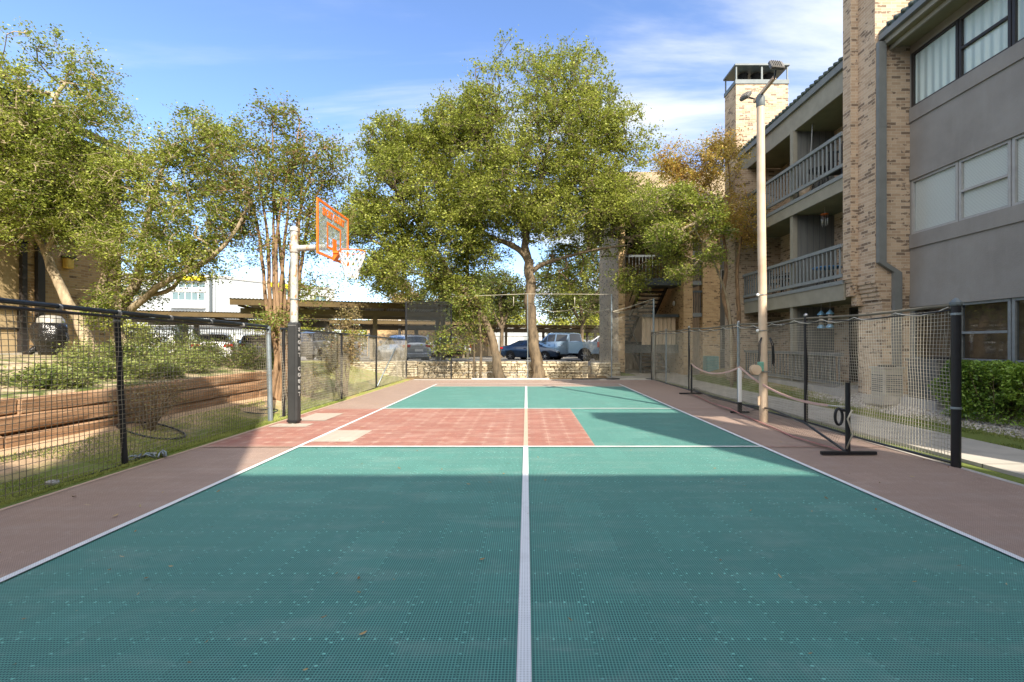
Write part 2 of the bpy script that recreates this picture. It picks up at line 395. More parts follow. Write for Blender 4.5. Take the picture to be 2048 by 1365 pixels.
# court outline: left edge runs very slightly outward
MB().quad((-4.66,-4.4,.006),(5.2,-4.4,.006),(5.2,18.75,.006),(-4.76,18.75,.006)).build('court_apron',M['apron'],kind='structure')
sheet('court_playing_surface',-3.29,-4.4,3.40,15.87,.010,M['green'])
MB().quad((-4.67,6.56,.010),(-3.29,6.56,.010),(-3.29,10.42,.010),(-4.7,10.42,.010)).build('court_key',M['key'],kind='structure')
sheet('court_key',-3.29,6.56,1.0,10.42,.014,M['key'])
for (a,b,c,d) in ((-3.32,6.89,-2.64,7.8),(-4.5,8.78,-3.9,9.72),(-4.62,8.12,-3.95,8.46)):
    sheet('court_patch',a,b,c,d,.018,M['beige'])
lw=.028
def line(x0,y0,x1,y1,mat=None,z=.022): return sheet('court_line',x0,y0,x1,y1,z,mat or M['line'])
line(-3.29-lw,-4.4,-3.29+lw,16.75); line(3.40-lw,-4.4,3.40+lw,16.75)
line(-.045,-4.4,.023,6.53); line(-.045,10.45,.023,15.84,M['line_far']); line(-.045,6.59,.023,10.39,M['line_cream'],.0225)
line(-3.26,6.53,3.37,6.59,M['line_far'],.0226); line(-3.26,10.39,3.37,10.45,M['line_far'],.0226); line(-3.26,15.84,3.37,15.90,M['line_far'],.0226)
line(-3.26,16.68,3.37,16.75,M['line_far'],.0226)
line(-4.66,6.545,-3.33,6.575,M['line_cream'],.0229); line(3.44,6.545,5.2,6.575,M['key'],.0229); line(3.44,10.4,5.2,10.43,M['key'],.0229)
MB().quad((-4.70,-4.4,.011),(-4.655,-4.4,.011),(-4.755,18.8,.011),(-4.80,18.8,.011)).build('court_edging',M['line_cream'],kind='structure')

# ---------------------------------------------------------------- ground sheet
def sstep(a,b,x): t=min(1,max(0,(x-a)/(b-a))); return t*t*(3-2*t)
def gz(x,y):
    """terrain height"""
    yb=20.45 if x>-4.8 else 20.45+(x+4.8)*.57
    yb=max(yb,17.3)
    back=sstep(yb+.1,yb+.5,y)*(.66-.36*sstep(23.5,27,y))-.25*sstep(32,60,y)
    if x<-4.7:                                     # left lawn, terrace and bank
        lawn=.02+.24*sstep(-5.0,-6.25,x)
        ter=.85 if x<-6.32 else lawn
        if x<-6.32:
            ter=.85+.38*sstep(-6.6,-9.2,x)
        k=sstep(11.6,12.6,y)
        slope=.04+.72*sstep(-5.2,-8.2,x)
        z=ter*(1-k)+slope*k
        kb=sstep(16.5,20.8,y)
        z=z*(1-kb)+min(z,.75)*kb
        z+= .03*noise.noise((x*.9,y*.9,1))*sstep(-4.8,-5.4,x)
        return max(z*(1-sstep(yb+2,yb+8,y)),back) if y>yb+.1 else z
    if x>5.25 and y<yb+.1:
        z=.0+.30*sstep(7.6,8.8,x)+ .10*sstep(6.8,7.6,x)*sstep(11,15,y)
        return z+ .015*noise.noise((x*1.3,y*1.3,4))*sstep(6.9,7.2,x)
    if x>4.42 and y<27.5: return .0
    if y>yb+.1: return back
    return -.02
def axis(pts):
    out=[]
    for a,b,st in pts:
        k=max(1,round((b-a)/st)); out+= [a+(b-a)*i/k for i in range(k)]
    return out+[pts[-1][1]]
xs=axis([(-400,-60,60),(-60,-15,5),(-15,-9.5,.6),(-9.5,-6.5,.25),(-6.5,-6.3,.05),(-6.3,-4.6,.1),(-4.6,5.3,3.3),(5.3,7,.4),(7,9.4,.15),(9.4,16,1),(16,60,6),(60,400,60)])
ys=axis([(-60,-5,8),(-5,3,1),(3,16,.2),(16,20.4,.3),(20.4,21.1,.1),(21.1,34,.8),(34,70,3),(70,700,90)])
V=[];Q=[]
for y in ys:
    for x in xs: V.append((x,y,gz(x,y)- (.06 if (-4.8<x<5.26 and -4.4<y<19) else 0)))
nx=len(xs)
for j in range(len(ys)-1):
    for i in range(nx-1):
        a=j*nx+i; Q.append((a,a+1,a+nx+1,a+nx))
def _ground():
    n=N('ground_soil_and_turf'); p=n.pos(); s=n.a('SeparateXYZ',{'Vector':p}); x,y,z=s.outputs
    nz=n.noise(p,2.2,6,.65).outputs['Fac']; fine=n.noise(p,34,5,.7).outputs['Fac']; pebble=n.a('TexVoronoi',{'Vector':p,'Scale':34.0})
    grass=n.mix(fine,(.085,.13,.03),(.24,.27,.08))
    dirt=n.mix(fine,(.36,.23,.13),(.62,.46,.30))
    grav=n.mix(pebble.outputs['Color'],(.30,.27,.22),(.62,.57,.50))
    asph=n.mix(fine,(.16,.155,.15),(.25,.24,.225))
    # left lawn fades to bare dirt by the timbers
    g1=n.ramp(n.math('ADD',n.math('DIVIDE',n.math('ADD',x,6.3),1.6),n.math('MULTIPLY',n.math('SUBTRACT',nz,.5),1.1)),[(.34,0),(.66,1)])
    left=n.mix(g1,dirt,grass)
    bank=n.mix(n.ramp(nz,[(.42,0),(.56,1)]),n.mix(fine,(.33,.24,.15),(.62,.50,.35)),(.10,.13,.035))
    left=n.mix(n.math('LESS_THAN',x,-6.32),left,bank)
    far=n.math('GREATER_THAN',y,12.1)
    left=n.mix(far,left,n.mix(n.ramp(nz,[(.35,0),(.55,1)]),n.mix(fine,(.30,.22,.11),(.42,.33,.16)),n.mix(fine,(.16,.20,.05),(.34,.36,.11))))
    # right strip: turf then gravel
    e=n.math('ADD',x,n.math('MULTIPLY',n.math('SUBTRACT',nz,.5),.5))
    right=n.mix(n.ramp(n.math('SUBTRACT',n.math('DIVIDE',e,10.0),0.0),[(.775,0),(.79,1)]),grass,n.mix(n.ramp(y.node and n.math('DIVIDE',y,20.0),[(.60,0),(.68,1)]),grav,n.mix(nz,grass,dirt)))
    c=n.mix(n.math('LESS_THAN',x,-4.0),right,left)
    mulch=n.mix(fine,(.10,.065,.035),(.36,.25,.13))
    backb=n.math('MULTIPLY',n.math('GREATER_THAN',y,18.75),n.math('MULTIPLY',n.math('GREATER_THAN',x,-5.2),n.math('LESS_THAN',x,3.6)))
    c=n.mix(backb,c,mulch)
    c=n.mix(n.math('GREATER_THAN',y,21.0),c,asph)
    h=n.math('ADD',n.math('MULTIPLY',fine,.6),n.math('MULTIPLY',nz,.6))
    return n.done(n.pbr(c,.95,.1,0,n.bump(h,.7,.03)))
M['ground']=_ground()
np_mesh('ground',np.array(V),np.array(Q),M['ground'],smooth=True,kind='structure')
# right footpath with joints
def _path():
    n=N('path_concrete'); p=n.pos(); s=n.a('SeparateXYZ',{'Vector':p})
    a=n.noise(p,1.4,6,.65).outputs['Fac']
    c=n.ramp(a,[(.25,(.33,.31,.27)),(.55,(.46,.43,.37)),(.8,(.53,.50,.43))])
    j=n.math('LESS_THAN',n.math('FRACT',n.math('DIVIDE',n.math('ADD',s.outputs[1],.5),1.5)),.012)
    c=n.mix(j,c,(.14,.13,.11))
    return n.done(n.pbr(c,.9,.15,0,n.bump(n.noise(p,60,4).outputs['Fac'],.3,.004)))
M['path']=_path()
MB().box((5.52,-4.4,-.05),(6.8,19.2,.045)).build('footpath',M['path'],kind='structure')
MB().box((3.6,19.2,-.05),(14,22.2,.042)).build('footpath',M['path'],kind='structure')
MB().box((4.62,22.2,-.05),(14,26.6,.06)).build('footpath',M['path'],kind='structure')
# parking kerb and road paint
sheet('road',-60,29,60,64,.335,M['asphalt']) if False else None

# ---------------------------------------------------------------- grass and gravel (stuff)
def blades(name, n, fx, label, cols, hh=(.03,.08), w=.006):
    pts=fx(n); k=len(pts); h=NR.uniform(hh[0],hh[1],k); a=NR.uniform(0,6.283,k); lean=NR.normal(0,.35,(k,2))*h[:,None]
    dx=np.cos(a)*w; dy=np.sin(a)*w
    V=np.empty((k,3,3)); V[:,0]=pts+np.stack([dx,dy,dx*0],1); V[:,1]=pts-np.stack([dx,dy,dx*0],1)
    V[:,2]=pts+np.stack([lean[:,0],lean[:,1],h],1)
    return np_mesh(name,V.reshape(-1,3),np.arange(3*k).reshape(-1,3),leaf_mat(name+'_mat',cols,.25),label=label,kind='stuff',cat='grass')
def left_pts(n):
    y=NR.uniform(3.2,11.6,n)**1.0; x=-4.80-1.15*NR.uniform(0,1,n)**1.9
    m=np.array([noise.noise((a*1.2,b*1.2,3))>-.18-.3*(a+5.6) for a,b in zip(x,y)])
    x=x[m];y=y[m]; return np.stack([x,y,[gz(a,b)-.004 for a,b in zip(x,y)]],1)
def left_far_pts(n):
    y=NR.uniform(11.8,18.6,n); x=NR.uniform(-8.8,-4.85,n)
    m=np.array([noise.noise((a*.8,b*.8,3))>-.12 for a,b in zip(x,y)]); x=x[m];y=y[m]
    return np.stack([x,y,[gz(a,b)-.004 for a,b in zip(x,y)]],1)
def right_pts(n):
    y=NR.uniform(4.2,17,n); x=NR.uniform(6.82,7.95,n)+.5*(y>12)*NR.uniform(0,1,n)
    m=np.array([noise.noise((a*1.6,b*1.6,9))>-.05 -.25*(b>9) for a,b in zip(x,y)]); x=x[m];y=y[m]
    return np.stack([x,y,[gz(a,b)-.004 for a,b in zip(x,y)]],1)
blades('grass',52000,left_pts,'patchy green turf between the court and the timber retaining wall',[(.12,.19,.03),(.22,.29,.06),(.38,.38,.13)],(.012,.05),.005)
blades('grass',26000,left_far_pts,'yellowing turf in front of the pale stone wall',[(.16,.20,.04),(.26,.27,.08),(.36,.32,.12)],(.012,.05),.008)
blades('grass',30000,right_pts,'green turf strip between the footpath and the gravel bed',[(.10,.16,.03),(.16,.21,.05),(.25,.25,.08)],(.012,.05),.007)
def stones(name,n,x0,x1,y0,y1,size,label,mat,cat='gravel'):
    x=NR.uniform(x0,x1,n); y=NR.uniform(y0,y1,n)
    base=np.array([(1,0,0),(0,1,0),(-1,0,0),(0,-1,0),(0,0,.6),(0,0,-.6)],float); F_=np.array([(0,1,4),(1,2,4),(2,3,4),(3,0,4),(1,0,5),(2,1,5),(3,2,5),(0,3,5)])
    s=NR.uniform(size*.5,size*1.5,(n,1,1)); V=base[None]*s*NR.uniform(.6,1.4,(n,6,3))
    a=NR.uniform(0,6.28,n); ca,sa=np.cos(a)[:,None],np.sin(a)[:,None]
    V=np.stack([V[:,:,0]*ca-V[:,:,1]*sa,V[:,:,0]*sa+V[:,:,1]*ca,V[:,:,2]],2)
    V[:,:,0]+=x[:,None]; V[:,:,1]+=y[:,None]; V[:,:,2]+=np.array([gz(p,q) for p,q in zip(x,y)])[:,None]
    Q=(F_[None]+6*np.arange(n)[:,None,None]).reshape(-1,3)
    return np_mesh(name,V.reshape(-1,3),Q,mat,kind='stuff',label=label,cat=cat)
n=N('gravel_stone'); ri=n.a('NewGeometry').outputs['Random Per Island']
M['gravel']=n.done(n.pbr(n.ramp(ri,[(0,(.28,.25,.21)),(.5,(.48,.44,.38)),(1,(.66,.62,.56))]),.85,.2))
stones('gravel',5200,7.75,9.1,6.0,12.6,.028,'pale stone gravel bed along the base of the building',M['gravel'])
# ---------------------------------------------------------------- fallen leaves on the court
n=N('dry_leaf'); oi=n.a('ObjectInfo').outputs['Random']
M['dryleaf']=n.done(n.pbr(n.ramp(oi,[(0,(.20,.11,.04)),(.4,(.42,.27,.10)),(.7,(.50,.40,.22)),(1,(.16,.15,.05))]),.7,.2))
lb=MB(); L=[(-.5,0,.0),(-.2,.16,.05),(.15,.18,.1),(.5,0,.28),(.15,-.18,.04),(-.2,-.16,.0),(0,0,.02)]
lb.add(L,[(0,6,1),(1,6,2),(2,6,3),(3,6,4),(4,6,5),(5,6,0)])
def scatter(n,x0,x1,y0,y1,size,label,group,pow_=1.0,z=.024):
    proto=None
    for i in range(n):
        if proto is None:
            proto=lb.build('fallen_leaf',M['dryleaf'],None,label=label,cat='leaf',group=group); o=proto
            for v in proto.data.vertices: v.co.z-=0
        else:
            o=proto.copy(); COL.objects.link(o)
        o.location=(rnd.uniform(x0,x1),y0+(y1-y0)*rnd.random()**pow_,z); s=size*rnd.uniform(.6,1.3)
        o.scale=(s,s*rnd.uniform(.5,1.1),s*.7); o.rotation_euler=(rnd.uniform(-.3,.3),rnd.uniform(-.3,.3),rnd.uniform(0,6.28))
scatter(95,-3.2,3.3,1.9,9.8,.036,'small dry brown leaf lying on the green court tiles','dry leaves scattered on the green tiles',1.4)
scatter(45,3.5,5.15,4.8,17,.042,'small dry brown leaf on the terracotta strip by the right net fence','dry leaves along the right fence',1.3,.02)
scatter(22,-4.6,-3.4,3.2,14,.05,'small dry brown leaf on the terracotta strip by the left net fence','dry leaves along the left fence',1.2,.02)
# ---------------------------------------------------------------- netting
def net_mesh(name, pt, L, H, cell, r, mat, parent, bow=None, us=None, label=None):
    """pt(u,v)->world, u along in metres 0..L, v up 0..1; knotted square netting as thin three-sided cords"""
    nu=int(L/cell); nv=max(2,int(H/cell)); ring=[(math.cos(t),math.sin(t)) for t in (0,2.094,4.189)]
    Vs=[];Qs=[];base=0
    def strand(pts):
        nonlocal base
        pts=np.array(pts); m=len(pts); d=np.gradient(pts,axis=0); d/=np.linalg.norm(d,axis=1)[:,None]+1e-9
        ref=np.array([0,0,1.]) if abs(d[0][2])<.7 else np.array([1.,0,0])
        u=np.cross(d,ref); u/=np.linalg.norm(u,axis=1)[:,None]+1e-9; w=np.cross(d,u)
        V=np.stack([pts+(u*a+w*b)*r for a,b in ring],1).reshape(-1,3)
        i=np.arange(m-1)[:,None]*3; k=np.arange(3)[None]; k2=(k+1)%3
        Q=np.stack([i+k,i+k2,i+k2+3,i+k+3],2).reshape(-1,4)+base
        Vs.append(V);Qs.append(Q);base+=len(V)
    for a in range(nu+1):
        u=min(L,a*cell); strand([pt(u,v) for v in np.linspace(0,1,9)])
    for b in range(nv+1):
        v=b/nv; k=max(4,int(L/.18)); strand([pt(u,v) for u in np.linspace(0,L,k)])
    return np_mesh(name,np.concatenate(Vs),np.concatenate(Qs),mat,parent,label=label)
def fence_pt(A,B,z0,z1,bil=.05,seed=0,sag=.02,drop=None):
    A=Vector(A);B=Vector(B);L=(B-A).length;d=(B-A)/L;nrm=Vector((d.y,-d.x,0))
    def f(u,v):
        b=bil*noise.noise((u*.55+seed,v*1.3,seed))*math.sin(math.pi*min(1,max(0,v)))*2 + .012*noise.noise((u*3.1,v*4,seed+5))
        p=A+d*(u+ .03*noise.noise((u*1.3,v*2.2,seed+9)))+nrm*b
        zz0=z0(u) if callable(z0) else z0; zz1=z1(u) if callable(z1) else z1
        z=zz0+(zz1-zz0)*v
        s=(1-abs(2*v-1))
        z+= .03*noise.noise((u*.8,v*1.7,seed+3))*s - sag*math.sin(u*2*math.pi/1.1)*(v>.97)*.3
        return (p.x,p.y,z)
    return f,L
def post(mb_r,x,y,z0,z1,r,mat,parent,cap=False,lean=0,label=None,name='post'):
    o=MB().tube([(x,y,z0),(x+lean,y,z1)],r,12).build(name,mat,parent,40,label=label)
    return o
def ties(parent, pts):
    for (x,y,z,r) in pts:
        MB().lathe([(r,-.012),(r+.006,-.008),(r+.006,.008),(r,.012)],(x,y,z),10).build('clamp',M['steel'],parent,40)
def lacing(A,B,z,parent,mat,amp=.03,step=.35,name='lacing_cord',r=.005):
    A=Vector(A);B=Vector(B);L=(B-A).length;k=int(L/step*4);pts=[]
    for i in range(k+1):
        t=i/k; p=A.lerp(B,t); ph=i/4*2*math.pi
        zz=(z(t*L) if callable(z) else z)
        pts.append((p.x+.02*math.sin(ph),p.y,zz-amp*abs(math.sin(ph/2))+.01*noise.noise((i*.3,0,1))))
    MB().tube(pts,r,5).build(name,mat,parent,True)
M['net_left']=rough_mat('olive_brown_netting',(.24,.215,.165),.35,2,.85,.1,0,0)
# ---- left fence, near run
XL=-4.88
t=thing('net_fence','black railed net fence beside the grass and timber wall, left of the basketball pole','fence',(XL,2,0))
for y in (2.45,5.53):
    MB().tube([(XL-.10*(y>5),y,1.86),(XL,y,.0)],.032,12).build('post',M['black'],t,40)
MB().tube([(XL+.03,8.62,0),(XL-.06,8.7,1.83)],.045,12).build('post',M['greypipe'],t,40,label='thick grey galvanised end post')
MB().tube([(XL-.02,1.0,1.96),(XL-.04,3.2,1.93),(XL-.07,5.53,1.88),(XL-.06,8.7,1.83)],.026,12).build('top_rail',M['black_rail'],t,40)
MB().tube([(XL+.02,1.0,1.90),(XL,3.2,1.865),(XL-.03,5.53,1.82),(XL-.03,8.66,1.775)],.016,8).build('net_hem',M['black'],t,True)
f,L=fence_pt((XL,1.2,0),(XL-.03,8.62,0),lambda u:.02+.0*u,lambda u:1.86-.011*u,.06,3)
net_mesh('net',f,L,1.84,.058,.0034,M['net_left'],t)
MB().tube([(XL+.01,1.2,.03),(XL,3,.02),(XL-.01,5.5,.035),(XL,7,.02),(XL+.02,8.6,.03)],.012,6).build('bottom_hem',M['black'],t,True)
ties(t,[(XL-.095,5.53,1.78,.034),(XL-.02,8.66,.9,.047),(XL-.0,8.63,.3,.047),(XL-.05,8.69,1.7,.047)])
for y in (2.9,3.35,4.1,4.8,5.5,6.3,7.1,7.9):
    zc=1.955-.0185*(y-1.)
    MB().lathe([(.034,-.008),(.041,-.005),(.041,.005),(.034,.008)],(XL-.05,y,zc-.005),10,'y').build('clamp',M['steel'],t,40)
# ---- left fence, far run
t=thing('net_fence','black net fence beside the yellowing turf, behind the basketball pole','fence',(XL,9,0))
for y,x in ((9.1,-4.86),(12.1,-4.92),(15.0,-4.95)):
    MB().tube([(x,y,1.79),(x,y,.0)],.03,10).build('post',M['black'],t,40)
MB().tube([(-4.86,9.0,1.80),(-4.92,12.1,1.77),(-4.95,15,1.73),(-5.06,19.2,1.66)],.024,10).build('top_rail',M['black_rail'],t,40)
f,L=fence_pt((-4.87,9.0,0),(-5.05,19.2,0),.02,lambda u:1.77-.012*u,.08,8)
net_mesh('net',f,L,1.72,.055,.0036,M['net_mid'],t)
MB().tube([(-4.95,15.1,.1),(-5.0,17.4,1.35)],.018,8).build('brace',M['greypipe'],t,True)
MB().tube([(-4.9,9.0,.04),(-4.93,12,.03),(-4.96,15,.05),(-5.04,19,.03)],.016,6).build('bottom_hem',M['black'],t,True)
# ---- back net frame
t=thing('net_fence','tall net frame across the far end of the court in front of the oak trunk','fence',(-1,19.4,0))
for x,z,r,m in ((-5.12,3.30,.045,'black'),(-3.2,3.52,.03,'black'),(.05,3.6,.018,'greypipe'),(3.62,3.60,.032,'greypipe')):
    MB().tube([(x,19.35,0),(x,19.35,z)],r,10).build('post',M[m],t,40)
MB().tube([(-5.12,19.35,3.27),(-3.2,19.35,3.27)],.02,8).build('top_rail',M['black'],t,40)
MB().tube([(-3.2,19.35,3.50),(0,19.35,3.62),(3.62,19.35,3.60)],.010,8).build('top_rail',M['net_mid'],t,40)
MB().tube([(-3.2,19.35,3.62),(-2.9,19.35,3.52)],.015,6).build('brace',M['greypipe'],t,40)
f,L=fence_pt((-5.1,19.36,0),(-3.22,19.36,0),.03,3.24,.08,21); net_mesh('net',f,L,3.2,.055,.004,M['dark_rail'],t)
f,L=fence_pt((-3.2,19.38,0),(-.4,19.38,0),.03,lambda u:2.5-.75*u,.15,25); net_mesh('net',f,L,1.7,.06,.0026,M['net_dark'],t)
pts=[]
for i in range(40):
    x=.4+i*.08; pts.append((x,19.36,3.05-.18*abs(math.sin((x-.4)*1.9))-.1*noise.noise((x*2,0,3))))
MB().tube(pts,.008,5).build('hanging_cord',M['net_mid'],t,True)
for x in (-.55,2.05): MB().tube([(x,19.36,3.5),(x,19.36,3.1)],.012,5).build('hanging_cord',M['rope'],t,True)
# drooping gathered net beside the right post
def droop(u,v):
    x=2.4+u; top=2.95-.0*u-(1.2-u)*.9*(1-u/1.3); top=1.6+1.25*min(1,u/1.15)
    z=.03+(top-.03)*v
    return (x+.06*noise.noise((u*5,v*3,2)),19.37+.14*noise.noise((u*3,v*2,7)),z)
net_mesh('net',droop,1.2,2.2,.05,.003,M['net_mid'],t)
# ---- gathered triangular net panel at the far right corner
t=thing('draped_net','net draped under a sloping pipe at the far right corner before the wing wall','net',(4.4,19.3,0))
MB().tube([(3.62,19.3,2.85),(4.35,19.3,3.05),(5.32,19.25,3.38)],.020,8).build('top_pipe',M['net_mid'],t,40)
MB().tube([(5.34,19.1,0),(5.34,19.1,3.40)],.04,10).build('post',M['greypipe'],t,40)
MB().tube([(5.42,19.1,0),(5.42,19.1,2.0)],.025,8).build('post',M['black'],t,40,label='thin black gate post')
def tri(u,v):
    zt=2.55+.45*(u/1.7)**2.2+.35*(u/1.7)
    return (3.62+u+.05*noise.noise((u*2,v*4,3)),19.32+.18*noise.noise((u*1.8,v*2.5,1)),.05+(zt-.05)*v)
net_mesh('net',tri,1.7,2.9,.052,.0036,M['net'],t)
for s_ in (0,1,2):
    pts=[(3.62+i*.17,19.28+.02*s_,2.86-.26*math.sin(math.pi*i/10)*(1-.2*s_)+.05*i*(.9)) for i in range(11)]
    MB().tube(pts,.016,5).build('gathered_cord',M['net_dark'],t,True)
MB().tube([(3.62,19.3,.05),(4.5,19.32,.02),(5.35,19.15,.03)],.016,6).build('bottom_hem',M['black'],t,True)
# ---- right fence
XR=5.22
t=thing('net_fence','beige net fence with rope top between the court and the footpath','fence',(XR,5.5,0))
MB().tube([(XR,5.53,-.02),(XR,5.53,2.0)],.049,16).build('post',M['black'],t,40,label='thick black end post with faceted clear cap')
pc=MB().lathe([(.052,0),(.062,.015),(.062,.045),(.04,.07),(.008,.10)],(XR,5.53,1.96),8).build('post_cap',M['metal_flash'],t,False)
for z in (.72,1.86): MB().lathe([(.049,-.015),(.056,-.012),(.056,.012),(.049,.015)],(XR,5.53,z),16).build('clamp',M['greypipe'],t,40)
for y,m in ((8.5,'black'),(11.2,'greypipe'),(14.6,'black'),(17.0,'greypipe'),(18.95,'black')):
    MB().tube([(XR,y,0),(XR,y,2.02 if y<18 else 1.98)],.034 if y!=17 else .026,12).build('post',M[m],t,40)
    MB().sphere((XR,y,2.03),.04,8,5).build('post_cap',M['steel'],t,True)
top=lambda u:1.97-.03*math.sin(u*math.pi/3)**2+.015*noise.noise((u,0,2))
MB().tube([(XR,5.5+i*.5,top(i*.5)+.005) for i in range(28)],.020,8).build('top_rail',M['net_dark'],t,True,label='tape-wrapped top rail')
MB().tube([(XR-.02,5.55+i*.45,top(i*.45)-.055-.02*abs(math.sin(i*1.3))) for i in range(30)],.010,6).build('lacing_cord',M['black'],t,True)
lacing((XR-.03,5.6,0),(XR-.03,18.9,0),lambda u:top(u)-.02,t,M['rope'],.07,.8,'lacing_cord',.007)
f,L=fence_pt((XR-.01,5.58,0),(XR-.01,18.95,0),.02,lambda u:top(u)-.05,.06,14,drop=None)
net_mesh('net',f,L,1.9,.047,.0033,M['net'],t)
MB().tube([(XR-.02,5.55,.05),(XR-.03,7,.03),(XR,8.5,.05),(XR-.02,10,.03),(XR,12,.04),(XR-.02,15,.03),(XR,18.9,.04)],.018,7).build('bottom_hem',M['black_rail'],t,True)
# loose end of net bunched over the near post
# ---------------------------------------------------------------- basketball stand
bx,by=-4.34,8.5
t=thing('basketball_stand','basketball stand with black padded pole and orange framed clear backboard, left of the court','basketball hoop',(bx,by,0))
MB().tube([(bx,by,0),(bx,by,3.62)],.066,16).build('pole',M['rust'],t,40)
o=MB().lathe([(.078,0),(.078,.05),(.06,.08),(.02,.10)],(bx,by,3.60),16).build('pole_cap',M['rust'],t,40)
MB().lathe([(.078,-.08),(.082,-.075),(.082,.075),(.078,.08)],(bx,by,3.28),16).build('collar',M['rust'],t,40)
MB().lathe([(.074,-.012),(.078,-.01),(.078,.01),(.074,.012)],(bx,by,2.33),16).build('clamp',M['greypipe'],t,40)
MB().tube([(bx+.05,by,3.28),(-3.74,by,3.31)],.055,14).build('arm',M['rust'],t,40)
pad=MB().bbox((bx-.092,by-.092,.02),(bx+.092,by+.092,1.90),.03).build('pole_pad',M['pad'],t,35)
MB().box((bx+.05,by-.0945,.05),(bx+.053,by-.0915,1.88)).build('pad_seam',M['black'],pad)
MB().box((bx-.094,by-.094,.055),(bx+.094,by+.094,.085)).build('pad_strap',M['black'],pad)
MB().box((bx-.075,by-.0945,1.84),(bx+.08,by-.0915,1.846)).build('pad_seam',M['litewin'],pad)
# lettering runs down the right hand half of the front face, one letter under another

for i,chx in enumerate("SPORT"):
    put_text(chx,.10,Matrix.Translation((bx+.095,by,1.76-i*.118))@Matrix.Rotation(R(90),4,'Z')@Matrix.Rotation(R(90),4,'X'),M['litewin'],pad)
for i,chx in enumerate("COURT"):
    put_text(chx,.10,Matrix.Translation((bx+.095,by,1.03-i*.118))@Matrix.Rotation(R(90),4,'Z')@Matrix.Rotation(R(90),4,'X'),M['litewin'],pad)
Xb=-3.63; y0,y1,z0,z1=7.88,9.26,3.07,4.04
bb=MB().box((Xb-.006,y0+.02,z0+.02),(Xb+.006,y1-.02,z1-.02))
n=N('clear_board'); g=n.pbr((.75,.8,.8),.08,.6); tr=n.a('BsdfTransparent',{'Color':(.88,.92,.92)})
sc_=n.noise(n.pos(),14,5,.7).outputs['Fac']
M['board']=n.done(n.a('MixShader',{0:n.ramp(sc_,[(.35,.93),(.75,.62)]),1:g.outputs[0],2:tr.outputs[0]}))
board=bb.build('backboard',M['board'],t)
def strips(mb,ya,yb,za,zb,w,xx=Xb,th=.012,open_bottom=False):
    mb.box((xx-th,ya,za),(xx+th,ya+w,zb)); mb.box((xx-th,yb-w,za),(xx+th,yb,zb))
    mb.box((xx-th,ya+w,zb-w),(xx+th,yb-w,zb))
    if not open_bottom: mb.box((xx-th,ya+w,za),(xx+th,yb-w,za+w))
    return mb
strips(MB(),y0,y1,z0,z1,.045).build('board_frame',M['orange'],board)
strips(MB(),8.57-.31,8.57+.31,3.24,3.72,.045,Xb+.009,.002).build('target_square',M['orange'],board)
put_text("SPORT COURT",.15,Matrix.Translation((Xb+.008,8.57,3.86))@Matrix.Rotation(R(90),4,'Z')@Matrix.Rotation(R(90),4,'X')@Matrix.Diagonal((.95,1.25,1,1)),M['orange'],board)
rb=MB().box((Xb+.013,8.49,3.05),(Xb+.022,8.65,3.46)); rb.box((Xb+.02,8.48,3.19),(Xb+.12,8.66,3.235)); rb.prism([(Xb+.02,3.05),(Xb+.13,3.21),(Xb+.02,3.21)],8.50,8.64,'y')
rb.build('rim_bracket',M['orange'],t)
rc=Vector((-3.28,8.57,3.235)); rr=.235
MB().tube([(rc.x+rr*math.cos(a),rc.y+rr*math.sin(a),rc.z) for a in [i*2*math.pi/28 for i in range(29)]],.010,8,False).build('rim',M['orange'],t,True)
nt=MB(); K=12
def npnt(a,l):
    k=l/5; r_=rr*(1-.58*k**.8)+.012*math.sin(a*3+l)*k; r_=rr*(1-.50*k) if l<4 else rr*(.52-.05*(l-4))
    return Vector((rc.x+r_*math.cos(a)-.02*k,rc.y+r_*math.sin(a),rc.z-.012-.46*k+.012*math.sin(a*5+l*2)))
for i in range(K):
    for l in range(5):
        a=2*math.pi*(i+(l%2)*.5)/K; a1=a+math.pi/K; a2=a-math.pi/K
        nt.tube([npnt(a,l),npnt(a1,l+1)],.0075,4,False); nt.tube([npnt(a,l),npnt(a2,l+1)],.0075,4,False)
    a=2*math.pi*(i+.5)/K; nt.tube([npnt(a,5),npnt(a,5)+Vector((0,0,-.03))],.006,4,False)
nt.build('hoop_net',M['white_net'],t)
